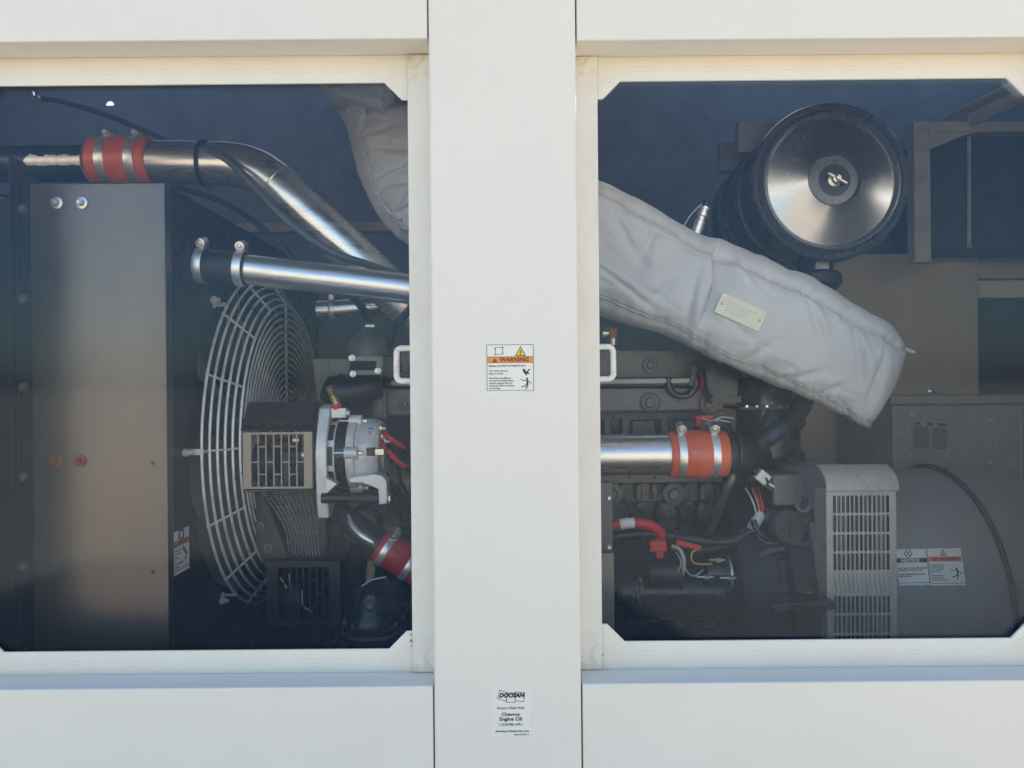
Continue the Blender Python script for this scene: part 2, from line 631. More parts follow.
MB().box((XL, YF - .002, BOT), (XR, YF + .075, TOP)).build('pillar', white, enc, bevel=.005, seg=3)
for x0, x1, zt, zb in ((XOL - .09, XL - GAP, zt_l, zb_l), (XR + GAP, XOR + .09, zt_r, zb_r)):
    MB().box((x0, YF, zt), (x1, YF + .062, TOP)).build('upper_panel', white, enc, bevel=.003, seg=3)
    MB().box((x0, YF, BOT), (x1, YF + .0620, zb)).build('lower_panel', white, enc, bevel=.003, seg=3)
# fixed jamb flanges either side of the pillar, and the outer ones
MB().box((XJL, YJ, zb_l + .001), (XL - .001, YJ + .0045, zt_l - .001)).build('jamb', jambm, enc, bevel=.0012)
MB().box((XR + .001, YJ, zb_r + .001), (XJR, YJ + .0045, zt_r - .001)).build('jamb', jambm, enc, bevel=.0012)
MB().box((XOL - .09, YF, zb_l + .001), (XOL - .004, YJ + .05, zt_l - .001)).build('jamb', jambm, enc, bevel=.002)
MB().box((XOR + .004, YF, zb_r + .001), (XOR + .09, YJ + .05, zt_r - .001)).build('jamb', jambm, enc, bevel=.002)


def door(x0, x1, z0, z1, wx0, wx1, wz0, wz1, notch_l, notch_r):
    cx, cz, hx, hz = (wx0 + wx1) / 2, (wz0 + wz1) / 2, (wx1 - wx0) / 2, (wz1 - wz0) / 2
    g1, g2, n = .030, .012, .030
    dm = stain_paint('door_paint', cx, cz, hx - .004, hz)
    outer = [(x0, z0), (x1, z0), (x1, z1), (x0, z1)]
    # window with a gusset in each corner
    wl, wr = wx0, wx1
    hole = [(wl + g2 + n, wz0), (wr - g2 - n, wz0), (wr - g2, wz0 + n), (wr, wz0 + n),
            (wr, wz1 - n), (wr - g2, wz1 - n), (wr - g2 - n, wz1), (wl + g2 + n, wz1),
            (wl + g2, wz1 - n), (wl, wz1 - n), (wl, wz0 + n), (wl + g2, wz0 + n)]
    fr = (V((0, YD, 0)), FX, FZ, V((0, 1, 0)))
    d = MB().prism(outer, [hole], fr, 0, .004).build('door', dm, enc)
    gk = MB().prism([(wx0 - .018, wz0 - .018), (wx1 + .018, wz0 - .018), (wx1 + .018, wz1 + .018), (wx0 - .018, wz1 + .018)],
                    [[(wx0 - .004, wz0 - .004), (wx1 + .004, wz0 - .004), (wx1 + .004, wz1 + .004), (wx0 - .004, wz1 + .004)]],
                    fr, .0045, .0075).build('window_seal', rubber, d)
    pn = MB().box((wx0 - .016, YD + .008, wz0 - .016), (wx1 + .016, YD + .012, wz1 + .016)).build('window_pane', pane_m, d, flat=True)
    return d


door(XOL, XJL + .038, zb_l - .012, zt_l + .012, WXL, P(411.5, 384, YD).x, P(214, 650.5, YD).z, P(214, 84, YD).z, 0, 1)
door(XJR - .038, XOR, zb_r - .012, zt_r + .012, P(598, 384, YD).x, WXR, P(800, 640, YD).z, P(800, 79.5, YD).z, 1, 0)


for x, y, r_ in ((411.2, 634.5, .0016), (411.4, 641, .0020), (411.5, 646, .0012), (602.5, 655, .0013), (598.2, 150, .0012)):
    MB().lathe([(r_, 0), (r_ * .8, .0005), (.0002, .0007)], P(x, y, YJ - .0001), (0, -1, 0), 10).build('rust_fleck', rustb, enc)


# grab handles welded to the rear edge of the jambs, outside the panes
def handle(xj, s, z0, z1, reach):
    y = YJ + .0094
    r = .0052
    rc = .0095
    pts = [V((xj - s * .012, y, z1)), V((xj + s * (reach - rc), y, z1))]
    for k in range(1, 6):
        a = pi / 2 * k / 6
        pts.append(V((xj + s * (reach - rc + rc * sin(a)), y, z1 - rc + rc * cos(a))))
    for k in range(0, 6):
        a = pi / 2 * k / 6
        pts.append(V((xj + s * (reach - rc + rc * cos(a)), y, z0 + rc - rc * sin(a))))
    pts += [V((xj + s * (reach - rc), y, z0)), V((xj - s * .012, y, z0))]
    mb = MB().tube(pts, r, 10)
    mb.build('grab_handle', handlem, enc)


handle(XJL, -1, P(400, 381, YJ).z, P(400, 348, YJ).z, .024)
handle(XJR, 1, P(607, 379, YJ).z, P(607, 346.5, YJ).z, .024)

# box behind the doors
BY = 2.95
sx = 2.2
hx0 = P(110, 103.5, BY)
hole = [(hx0.x + .016 * cos(a), hx0.z - .008 + .018 * sin(a)) for a in [pi * k / 10 for k in range(11)]]
bw = MB()
bw.prism([(-sx - .02, BOT - .02), (sx + .02, BOT - .02), (sx + .02, TOP + .02), (-sx - .02, TOP + .02)], [hole], (V((0, BY, 0)), FX, FZ, V((0, 1, 0))), 0, .004)
bw.build('back_wall', lining, enc)
MB().prism([(-sx, YF + .067), (sx, YF + .067), (sx, BY - .001), (-sx, BY - .001)],
           [[(.45, 2.45), (2.0, 2.45), (2.0, 2.76), (.45, 2.76)], [(-1.9, 2.52), (-.5, 2.52), (-.5, 2.76), (-1.9, 2.76)]],  # two unseen openings added to let sky light inside
           (V((0, 0, TOP - .003)), FX, V((0, 1, 0)), FZ), 0, .006).build('roof', lining, enc)
MB().box((-sx, YF + .067, .70), (sx, BY - .001, .705)).build('floor_pan', blackm, enc)
MB().box((-sx - .004, YF + .001, BOT), (-sx - .0005, BY - .0003, TOP + .01)).build('end_wall', lining, enc)
MB().box((sx + .0005, YF + .001, BOT), (sx + .004, BY - .0003, TOP + .01)).build('end_wall', lining, enc)
for a, b in ((-sx, XOL - .091), (XOR + .091, sx)):
    MB().box((a, YF, BOT), (b, YF + .06, TOP)).build('corner_panel', white, enc, bevel=.004)
MB().box((-sx, YF + .02, 0), (sx, BY - .02, BOT - .002)).build('base_skid', blackm, enc)
MB().box((-sx + .01, YF + .068, 2.185), (sx - .01, YF + .080, TOP - .01)).build('lid_reflection_liner', darkin, enc)  # unseen dark board added so the air cleaner lid mirrors darkness
# cross rails seen through the windows
MB().pbox(150, 221, 470, 233, 2.55, 2.60).build('cross_rail', angle, enc, bevel=.003)

# ================================================================== RADIATOR
rad = thing('radiator', 'radiator with streaky bare steel side plate and black fan shroud behind the window pane', 'radiator')
YP = 1.40
XS = P(167, 400, YP).x
RTOP = P(100, 183, YP).z
RBOT = .72
x_l = P(32, 400, YP).x
MB().box((x_l, YP, RBOT), (XS, YP + .025, RTOP)).build('side_plate', radst, rad, bevel=.002)
# a folded lip on top of the plate
# rails
rl = MB()
rl.box((P(12, 400, YP).x, YP - .004, RBOT), (P(14, 400, YP).x, YP + .03, P(12, 156, YP).z))
rl.box((P(14.4, 400, YP).x, YP + .012, RBOT), (P(31.4, 400, YP).x, YP + .03, P(12, 176, YP).z))
rl.box((P(17.5, 400, YP).x, YP - .002, RBOT), (P(19.5, 400, YP).x, YP + .0118, P(12, 184, YP).z))
rl.build('mounting_channel', blackm, rad, bevel=.0008)
for y in (210, 299, 387, 476, 566, 652):
    m = MB()
    c = P(24.5, y, YP + .010)
    m.lathe([(.0095, 0), (.0095, .006), (.0075, .010), (.003, .0115)], c, (0, -1, 0), 16)
    m.build('rail_stud', studm, rad)
for x, y, mm in ((57, 203, boltm), (82, 203, boltm), (57, 461, rustb), (80, 461, rustb)):
    m = MB()
    hexbolt(m, P(x, y, YP - .0004), (0, -1, 0), .0065, .010)
    m.build('plate_bolt', mm, rad)
for x, y in ((153, 463), (153, 572)):
    MB().lathe([(.0036, 0), (.0036, .0006), (.002, .0008)], P(x, y, YP - .0002), (0, -1, 0), 14).build('plate_hole', inkb, rad)

# shroud with the round fan opening
YC, XF = 1.90, -.575
FC = P(512 + XF / YC * F, 437, YC)
FCz = FC.z
SHF = XS - .002
oc = [(YC + .405 * cos(2 * pi * k / 64), FCz + .405 * sin(2 * pi * k / 64)) for k in range(64)]
sh = MB()
fr = (V((SHF, 0, 0)), V((0, 1, 0)), V((0, 0, 1)), V((-1, 0, 0)))
sh.prism([(YP + .026, RBOT), (2.52, RBOT), (2.52, RTOP - .002), (YP + .026, RTOP - .002)], [oc], fr, 0, .004)
sh.lathe([(.405, 0), (.405, .16)], V((SHF - .004, YC, FCz)), (-1, 0, 0), 64, cap=False)
sh.box((SHF - .34, YP + .026, RTOP - .012), (SHF - .0045, 2.52, RTOP - .003))
sh.build('fan_shroud', blackm, rad)
MB().box((SHF - .36, YP + .03, RBOT), (SHF - .18, 2.5, RTOP - .02)).build('core', blackm, rad)

# fan
fan = thing('cooling_fan', 'grey bladed cooling fan turning inside the black shroud behind the wire guard', 'fan')
fx = XS - .035
MB().lathe([(.085, .03), (.11, .02), (.11, -.05), (.06, -.06)], V((fx, YC, FCz)), (1, 0, 0), 32).build('hub', blackm, fan)
fc = V((fx, YC, FCz))
for k in range(8):
    a = 2 * pi * k / 8 + .2
    vs = []
    for i in range(7):
        t = i / 6
        r = .10 + .28 * t
        tw = radians(48 - 20 * t)
        w = .075 + .03 * t
        rd = V((0, cos(a), sin(a)))
        td = V((0, -sin(a), cos(a)))
        for s in (-1, -.33, .33, 1):
            camber = .012 * (1 - s * s)
            p = fc + rd * r + (td * cos(tw) + V((1, 0, 0)) * sin(tw)) * (s * w / 2 * 1.5) + V((1, 0, 0)) * camber
            p.x = min(p.x, XS + .012)
            vs.append(p)
    n = len(vs)
    vs += [p + V((-.004, 0, 0)) for p in vs]
    fs = []
    for i in range(6):
        for j in range(3):
            q = (i * 4 + j, i * 4 + j + 1, i * 4 + j + 5, i * 4 + j + 4)
            fs.append(q)
            fs.append(tuple(z + n for z in q[::-1]))
    for i in range(6):
        for j in (0, 3):
            fs.append((i * 4 + j, i * 4 + j + 4, i * 4 + j + 4 + n, i * 4 + j + n))
    for j in range(3):
        for b in (0, 24):
            fs.append((b + j, b + j + 1, b + j + 1 + n, b + j + n))
    MB().add(vs, fs).build('blade', fanm, fan)

# wire guard
gd = thing('fan_guard', 'round plated wire guard cage standing off the radiator shroud over the fan', 'fan guard')
ctr = lambda x: V((x, YC, FCz))
wm = MB()
for q in range(6):
    wm.ring(ctr(-.6253 + .0503 * q / 5), (1, 0, 0), .408 - .073 * q / 5, .0032, 84, 8)
wm.build('rim_wires', wirem, gd)
wm = MB()
R = .318
while R > .05:
    wm.ring(ctr(XF + .002), (1, 0, 0), R, .0025, 72, 6)
    R -= .0165
wm.build('face_wires', wirem, gd)
for k in range(16):
    a = 2 * pi * k / 16
    rd = V((0, cos(a), sin(a)))
    inner = .05 if k % 4 == 0 else .335
    m = MB()
    m.tube([ctr(-.6275) + rd * .4115, ctr(-.5765) + rd * .3385, ctr(XF - .0025) + rd * .328, ctr(XF - .0025) + rd * min(inner, .327)], .0027, 6)
    m.build('spoke', wirem, gd)
for a in (pi, pi - .85, pi + .95):
    rd = V((0, cos(a), sin(a)))
    m = MB()
    m.bar(ctr(XS - .004) + rd * .4135, ctr(XS + .032) + rd * .4135, .012, .003, up=rd)
    m.lathe([(.008, 0), (.008, .008), (.005, .010), (.005, .017), (.0035, .018)], ctr(XS - .0018) + rd * .426, (1, 0, 0), 12)
    m.bar(ctr(XS + .001) + rd * .408, ctr(XS + .001) + rd * .432, .012, .003, up=(1, 0, 0))
    m.build('mounting_clip', wirem, gd)

# ================================================================== PIPES (upper left)
YU = 1.64
ur = .0475
pp = PT([(-20, 161, YU), (142, 162.5, YU), (200, 163.5, YU), (232, 164.5, YU), (256, 171, YU), (277, 185, YU), (300, 205.5, YU), (345, 247, YU + .01), (400, 299, YU + .03), (440, 338, YU + .06), (480, 378, YU + .12)])
bp = thing('charge_air_pipe', 'thick polished aluminium pipe bending down from the orange hose sleeve', 'pipe')
MB().tube(pp[1:], ur, 40, smooth=8).build('bent_tube', alu, bp)
MB().ring(pp[1] + V((.003, 0, 0)), (1, 0, 0), ur, .0012, 40, 6).build('bead', alu, bp)
MB().ring(pp[5], (pp[6] - pp[4]), ur + .0003, .0016, 40, 6).build('weld_bead', alu, bp)
zt = MB()
zt.lathe([(ur + .001, -.004), (ur + .0035, -.004), (ur + .0035, .004), (ur + .001, .004)], P(205, 163.6, YU), (1, 0, -.04), 40, cap=False)
zt.box(P(199, 146, YU - .03) + V((0, 0, 0)), P(206, 140, YU - .03) + V((0, .01, 0)))
tag(zt.build('cable_tie', rubber), 'black cable tie looped round the bent aluminium pipe and black cable', 'cable tie')

ip = thing('radiator_inlet_pipe', 'dark painted pipe stub with flaking white paint above the radiator side plate', 'pipe')
MB().tube([P(-40, 163, YU), P(90, 163.5, YU)], .040, 32).build('stub', wirem, ip)
fl = MB()


def paint_shell(mb, a_lo, a_hi, ragged_lo, ragged_hi):
    nx, na = 70, 22
    vs, fs = [], []
    for i_ in range(nx):
        x = -30 + 120 * i_ / (nx - 1)
        lo = a_lo + ragged_lo * (noise.noise(V((x * .16, 1.3, a_lo))) + .8 * noise.noise(V((x * .5, 7.1, a_lo)))) - (1.2 * max(0, (38 - x) / 20) if ragged_lo else 0)
        hi = a_hi + ragged_hi * (noise.noise(V((x * .16, 4.3, a_hi))) + .8 * noise.noise(V((x * .5, 2.1, a_hi)))) + (1.2 * max(0, (38 - x) / 20) if ragged_hi else 0)
        for k_ in range(na):
            a_ = lo + (hi - lo) * k_ / (na - 1)
            c_ = P(x, 163.3, YU)
            vs.append(V((c_.x, c_.y - .0407 * cos(a_), c_.z - .0407 * sin(a_))))
    for i_ in range(nx - 1):
        for k_ in range(na - 1):
            fs.append((i_ * na + k_, i_ * na + k_ + 1, (i_ + 1) * na + k_ + 1, (i_ + 1) * na + k_))
    mb.add(vs, fs)


paint_shell(fl, -pi, -.12, 0, .14)  # gap in the flaked paint widened to carry the stub's bright highlight
paint_shell(fl, .40, pi, .06, 0)
fl.build('flaked_paint', blackm, ip)

oc1 = thing('hose_coupling', 'orange silicone hose sleeve with two clamps on the pipe above the radiator plate', 'hose coupling', 'silicone hose couplings')
c = V((P(112, 162.2, YU - .052).x, YU, P(112, 162.2, YU).z))
hw = S(30, YU - .052)
MB().lathe([(.046, -hw), (.051, -hw), (.0535, -hw + .003), (.052, -hw * .62), (.0545, -hw * .3), (.0555, 0), (.0545, hw * .3), (.052, hw * .62), (.0535, hw - .003), (.051, hw), (.046, hw)], c, (1, 0, .008), 48).build('sleeve', orange, oc1)
for sx_ in (-.46, .52):
    cc = c + V((hw * sx_, 0, 0))
    k = clamp(oc1, cc, (1, 0, 0), .0532, .020, (0, -.15, 1), ball=.0042)
    m = MB()
    p = cc + V((0, -.016, .0575))
    m.tube([p + V((0, -.016, 0)), p + V((0, .03, 0))], .0032, 10)
    m.tube([p + V((.006 * sin(q * 1.1), -.014 + q * .0012, .006 * cos(q * 1.1))) for q in range(30)], .0012, 5)
    m.build('tee_bolt', steel, k)

# coolant pipe in front
YM = 1.50
m0, m1 = P(240, 269, YM), P(480, 298, YM + .02)
cp = thing('coolant_pipe', 'slim polished aluminium pipe running from the black hose in front of the fan guard', 'pipe')
MB().tube([P(228, 267.5, YM), P(245, 269.3, YM), P(300, 276, YM), P(360, 283, YM + .005), m1], .0305, 36, smooth=4).build('tube', alu, cp)
bh = thing('coolant_hose', 'short black rubber hose with two clamps leaving the radiator shroud', 'hose')
MB().tube([P(165, 264, YM), P(180, 264.5, YM), P(210, 266.5, YM), P(248, 269.3, YM)], [.034, .0345, .0335, .0345], 36, smooth=6).build('hose_body', rubber, bh)
for x, y in ((195.5, 265.3), (235.5, 268.4)):
    clamp(bh, V((P(x, y, YM - .035).x, YM, P(x, y, YM).z)), (1, 0, -.085), .0348, .017, (-.04, -.25, 1), ball=.0105)
MB().lathe([(.045, 0), (.045, .012), (.038, .016)], V((XS - .001, YM, P(170, 264, YM).z)), (1, 0, 0), 36).build('outlet_flange', blackm, bh)

# cables upper left
cb = MB().tube(PT([(28, 97, 2.25), (60, 101, 2.2), (110, 116, 2.05), (160, 137, 1.85), (200, 148, 1.62), (225, 158, 1.575), (252, 184, 1.565), (285, 219, 1.57), (330, 251, 1.575), (372, 266, 1.60), (440, 290, 1.70)]), .0085, 10, smooth=8)
tag(cb.build('cable', cablem), 'black cable strapped along the top of the bent aluminium pipe', 'cable')
cb = MB().tube(PT([(170, 186, 1.95), (195, 192, 1.95), (225, 203, 1.95), (255, 222, 1.95), (285, 250, 1.95), (310, 290, 1.95)]), .0085, 10, smooth=8)
tag(cb.build('cable', cablem), 'thin dark cable curving down behind the bent aluminium pipe above the fan', 'cable')
cb = MB()
cb.lathe([(.012, 0), (.014, .004), (.010, .02), (.014, .024), (.012, .03)], P(30, 94, 2.24), (.4, -.6, -.5), 12)
cb.lathe([(.011, 0), (.012, .004), (.008, .02), (.012, .024)], P(37, 99, 2.22), (.5, -.6, -.5), 12)
tag(cb.build('cable_gland', boltm), 'small metal cable gland where the black cable meets the enclosure roof corner', 'cable gland')
# ================================================================== BLANKETS
def lerp_curve(pts, n):
    """resample a list of (u, px, py) by u with smooth interpolation"""
    out = []
    for k in range(n):
        u = k / (n - 1)
        j = 0
        while j < len(pts) - 2 and pts[j + 1][0] < u:
            j += 1
        g = lambda q: pts[min(max(q, 0), len(pts) - 1)]
        p0, p1, p2, p3 = g(j - 1), g(j), g(j + 1), g(j + 2)
        t = (u - p1[0]) / max(1e-6, p2[0] - p1[0])
        r = []
        for c_ in (1, 2):
            m1_ = (p2[c_] - p0[c_]) / max(1e-6, p2[0] - p0[0]) * (p2[0] - p1[0])
            m2_ = (p3[c_] - p1[c_]) / max(1e-6, p3[0] - p1[0]) * (p2[0] - p1[0])
            h = (2 * t ** 3 - 3 * t * t + 1) * p1[c_] + (t ** 3 - 2 * t * t + t) * m1_ + (-2 * t ** 3 + 3 * t * t) * p2[c_] + (t ** 3 - t * t) * m2_
            r.append(h)
        out.append(r)
    return out


def blanket(parent, T, S1, S2, B, Y0, depth, creases, seed, folds=(), n=240, bulge=.018, end_round=.05, name='cover', amp=1.0):
    T, S1, S2, B = (lerp_curve(q, n) for q in (T, S1, S2, B))
    NS = 44
    ring_cnt = None
    grid = []
    s1w, s2w = [], []
    for i in range(n):
        u = i / (n - 1)
        er = 1.0
        if u > 1 - end_round:
            e = (u - (1 - end_round)) / end_round
            er = sqrt(max(0.0, 1 - e * e)) * .85 + .15
        yf = Y0 + bulge * (1 - er) * 1.5
        key = []
        t, a, b_, bo = T[i], S1[i], S2[i], B[i]
        ymid = Y0 + depth * .38
        k_top = P(t[0], t[1], ymid)
        k_s1 = P(a[0], a[1], yf)
        k_s2 = P(b_[0], b_[1], yf + .004)
        k_bo = P(bo[0], bo[1], ymid)
        cen = (k_top + k_bo) / 2
        back = Y0 + depth
        r = []
        # top flank
        NT = 6
        for k in range(NT):
            s = k / NT
            p = k_top.lerp(k_s1, s)
            out_ = sin(pi * s)
            p = p + V((0, -1, .9)) * (.012 * out_ * er)
            r.append((p, 0))
        for k in range(NS):
            s = k / NS
            p = k_s1.lerp(k_s2, s)
            p = p + V((0, -1, 0)) * (bulge * (1 - (2 * s - 1) ** 4) * er)
            r.append((p, 1))
        for k in range(NT + 1):
            s = k / NT
            p = k_s2.lerp(k_bo, s)
            p = p + V((0, -1, -.9)) * (.010 * sin(pi * s) * er)
            r.append((p, 2))
        kb1 = V((k_bo.x, ymid + (back - ymid) * .8, k_bo.z * .75 + cen.z * .25))
        kb2 = V((cen.x, back, cen.z))
        kb3 = V((k_top.x, ymid + (back - ymid) * .8, k_top.z * .75 + cen.z * .25))
        for p in (kb1, kb2, kb3):
            r.append((p, 3))
        grid.append(r)
        s1w.append(k_s1)
        s2w.append(k_s2)
    m = len(grid[0])
    vs = [p for r in grid for p, q in r]
    rg = [q for r in grid for p, q in r]
    fs = []
    for i in range(n - 1):
        for k in range(m):
            l = (k + 1) % m
            fs.append((i * m + k, i * m + l, (i + 1) * m + l, (i + 1) * m + k))
    fs.append(tuple(range(m)))
    fs.append(tuple((n - 1) * m + k for k in range(m))[::-1])
    bm = bmesh.new()
    bv = [bm.verts.new(p) for p in vs]
    for f in fs:
        bm.faces.new([bv[i] for i in f])
    bmesh.ops.recalc_face_normals(bm, faces=bm.faces)
    bm.normal_update()
    nr = [v.normal.copy() for v in bv]
    bm.free()
    seamk1, seamk2 = 6, 6 + NS
    new = []
    for idx, p in enumerate(vs):
        i, k = divmod(idx, m)
        u = i / (n - 1)
        q = rg[idx]
        if q == 3:
            new.append(p)
            continue
        q3 = V((p.x, p.y * .4, p.z))
        d = noise.noise(q3 * 5 + V((seed, 0, 0))) * .010 + noise.noise(q3 * 11 + V((0, seed, 0))) * .0065
        # pulls running in from the seams
        ds = min(abs(k - seamk1), abs(k - seamk2))
        pull = noise.noise(V((u * 26, k * .09, seed * 3.1)))
        d += pull * .0066 * math.exp(-ds / 6.0)
        wv = noise.noise(V((u * 9 + k * .05, k * .16, seed)))
        d += -.0030 * math.exp(-(wv / .12) ** 2) * (.25 + .75 * max(0, noise.noise(V((u * 4, k * .1, seed + 9))) + .3))
        for (cu, slope, wd, dp, k0, k1) in creases:
            if k0 <= k <= k1:
                sk = (k - seamk1) / NS
                uc = cu + slope * sk + .010 * sin(sk * 5.5) + .006 * noise.noise(V((sk * 6, seed, cu)))
                fade = min(1, (k - k0 + 1) / 4, (k1 - k + 1) / 10)
                x_ = (u - uc) / wd
                if x_ < 0:
                    d += dp * fade * (.9 * math.exp(x_ / 3.2) - 1.5 * math.exp(x_ / .45))
                else:
                    d += dp * fade * (-1.1 * math.exp(-x_ / 2.0) + .5 * math.exp(-((x_ - 4) / 2.0) ** 2))
        for (ua, ka, ub, kb, fw, fd) in folds:
            sk = (k - seamk1) / NS
            ex, ey = (ub - ua), (kb - ka) * .35
            L2 = ex * ex + ey * ey
            gx_, gy_ = u - ua + .006 * noise.noise(V((sk * 5, u * 12, seed))), (sk - ka) * .35
            tt = (gx_ * ex + gy_ * ey) / L2
            if -.15 < tt < 1.15:
                cr_ = (gx_ * ey - gy_ * ex) / sqrt(L2)
                tp_ = sin(pi * min(1, max(0, (tt + .15) / 1.3)))
                w_ = fw * (.6 + .8 * tt)
                d += fd * tp_ * (-math.exp(-(cr_ / w_) ** 2) + .75 * math.exp(-((cr_ - 2.1 * w_) / (1.5 * w_)) ** 2) + .35 * math.exp(-((cr_ + 2.4 * w_) / (1.8 * w_)) ** 2))
        if q == 1 or ds < 4:
            d -= .0026 * math.exp(-ds / 3.0) * (.5 + .5 * sin(u * 230 + 3 * noise.noise(V((u * 9, seed, 1)))))
        if ds == 0:
            d -= .0055
        new.append(p + nr[idx] * d * amp)
    ob = MB().add(new, fs).build(name, fabric, parent, angle_=80)
    return ob, [new[i * m + seamk1] for i in range(n)], [new[i * m + seamk2] for i in range(n)], nr, m


def stitches(parent, line, off, w, gap, mname='stitching', material=None):
    mb = MB()
    d = 0
    for i in range(len(line) - 1):
        a, b = line[i], line[i + 1]
        L_ = (b - a).length
        t = (b - a).normalized()
        s = 0
        while d <= L_ - s and L_ > 0:
            s += d
            p = a + t * s
            mb.bar(p + off, p + t * gap * .62 + off, w, w * .8)
            d = gap
        d -= (L_ - s)
    return mb.build(mname, material or seamm, parent)


rb = thing('exhaust_blanket', 'long puffy grey insulation blanket with an ivory tag lying over the engine', 'insulation blanket', 'exhaust insulation blankets')
T = [(0, 470, 152), (.14, 540, 170), (.25, 597, 185), (.33, 640, 199), (.42, 680, 217), (.48, 703, 234), (.55, 736, 245), (.63, 772, 261), (.74, 818, 283), (.84, 858, 304), (.92, 888, 322), (1, 909, 350)]
S1 = [(0, 470, 160), (.14, 540, 178), (.25, 597, 196.5), (.33, 640, 213), (.42, 676, 230), (.48, 703, 250), (.52, 715, 255), (.60, 755, 274), (.74, 812, 298), (.84, 850, 320), (.92, 880, 338), (1, 911, 352)]
S2 = [(0, 470, 262), (.14, 540, 282), (.25, 597, 297), (.33, 640, 315), (.42, 680, 329), (.50, 705, 344), (.60, 745, 363), (.72, 795, 384), (.84, 830, 402), (.92, 850, 414), (1, 871, 424)]
B = [(0, 470, 280), (.14, 540, 300), (.25, 597, 314), (.33, 636, 327), (.42, 676, 341), (.50, 702, 352), (.60, 742, 371), (.72, 790, 393), (.84, 828, 410), (.92, 850, 420), (1, 870, 426)]
YB = 1.55
cov, s1, s2, nr, mm_ = blanket(rb, T, S1, S2, B, YB, .20, [(.515, -.035, .012, .014, 4, 44), ], 1.7,
    folds=[(.27, .10, .33, .50, .010, .0055), (.37, .06, .31, .70, .012, .0065), (.41, .50, .33, .97, .009, .0055), (.47, .28, .43, .95, .009, .0050), (.25, .70, .36, .90, .008, .0045),
           (.56, .05, .60, .30, .008, .0045), (.60, .97, .66, .62, .010, .0050), (.72, .03, .77, .40, .010, .0050), (.70, .98, .80, .70, .009, .0045), (.85, .08, .90, .62, .012, .0060), (.93, .15, .95, .85, .010, .0050), (.80, .97, .86, .75, .008, .0045), (.52, .60, .62, .75, .010, .0035)])
o1 = V((0, -.004, .002))
MB().tube([p + V((0, -.0010, .001)) for p in s1], .0040, 6).build('seam_piping', pipingm, rb)
stitches(rb, [p + V((0, -.0010, .0005)) for p in s1], V((0, -.0042, 0)), .0022, .0080)
MB().tube([p + V((0, -.001, 0)) for p in s2], .0042, 6).build('seam_piping', pipingm, rb)
stitches(rb, [p + V((0, 0, .0075)) for p in s2], V((0, -.0035, 0)), .0016, .0075, material=pipingm)
stitches(rb, [p + V((0, 0, -.0005)) for p in s2], V((0, -.0055, 0)), .0014, .0075, material=decalw)
stitches(rb, [p + V((0, 0, -.008)) for p in s2], V((0, -.0015, 0)), .0016, .0075, material=pipingm)
# end corner tufts
MB().tube(PT([(905, 349, YB + .02), (911, 351.5, YB + .016), (915, 352.5, YB + .012)]), [.004, .0045, .003], 8).build('seam_tail', pipingm, rb)
# ivory tag
tc_ = P(740.5, 312, YB - .0235)
ta = radians(-24.5)
e_ = V((cos(ta), 0, sin(ta))); u_ = V((-sin(ta), 0, cos(ta)))
tilt = V((0, -1, 0))
tagfr = (tc_, e_, u_, tilt)
tw, th = S(48, YB) / 2, S(21, YB) / 2
tp = MB().prism([(-tw, -th), (tw, -th), (tw, th), (-tw, th)], None, tagfr, -.004, .0012).build('name_tag', ivory, rb, bevel=.0006)
tl = MB()
for x in (-tw + .008, tw - .008):
    tl.lathe([(.0032, .001), (.0032, .002), (.0015, .0027)], tc_ + e_ * x, tilt, 12, brass)
random.seed(5)
for j, yy in enumerate((.008, .002, -.004, -.010)):
    x = -tw + .018
    while x < tw - .022 - .006 * j:
        w_ = random.uniform(.003, .008)
        poly(tl, tagfr, [(x, yy), (x + w_, yy), (x + w_, yy + .0019), (x, yy + .0019)], .0016, decalg)
        x += w_ + .002
tl.build('tag_print', decalg, tp)

# left blanket
lb = thing('exhaust_blanket', 'puffy grey insulation blanket hanging from the roof in the corner by the pillar', 'insulation blanket', 'exhaust insulation blankets')
# rows run down its length; "top" is its left-hand edge
T = [(0, 306, 20), (.2, 325, 70), (.32, 334, 100), (.42, 345, 130), (.52, 352, 158), (.60, 358, 182), (.70, 374, 214), (.80, 394, 236), (.9, 420, 250), (1, 470, 275)]
S1 = [(0, 316, 20), (.2, 333, 70), (.32, 343, 99), (.42, 353, 128), (.52, 363, 158), (.60, 371, 184), (.70, 386, 212), (.80, 402, 229), (.9, 425, 240), (1, 472, 262)]
S2 = [(0, 345, 10), (.2, 352, 66), (.32, 378, 104), (.42, 402, 106), (.52, 445, 104), (.60, 475, 115), (.70, 500, 140), (.80, 512, 158), (.9, 524, 176), (1, 545, 205)]
B = [(0, 353, 4), (.2, 360, 60), (.32, 386, 99), (.42, 410, 100), (.52, 453, 98), (.60, 485, 110), (.70, 510, 136), (.80, 522, 154), (.9, 534, 172), (1, 555, 200)]
cov, s1, s2, nr, mm_ = blanket(lb, T, S1, S2, B, 1.60, .20, [(.44, -.12, .012, .007, 6, 40), (.72, .07, .016, .010, 8, 50), (.60, .05, .012, .005, 6, 30)], 5.2, folds=[(.50, .10, .60, .45, .010, .006), (.62, .05, .70, .40, .009, .006), (.74, .05, .66, .55, .010, .007), (.80, .10, .76, .60, .010, .007), (.46, .05, .50, .5, .01, .005)], bulge=.03, amp=1.1)
MB().tube([p + V((0, -.001, 0)) for p in s1], .0034, 6).build('seam_piping', pipingm, lb)
stitches(lb, [p + V((.007, 0, .002)) for p in s1], V((0, -.0045, 0)), .0016, .0075, material=decalw)
stitches(lb, [p + V((.013, 0, .003)) for p in s1], V((0, -.0065, 0)), .0016, .0075, material=pipingm)
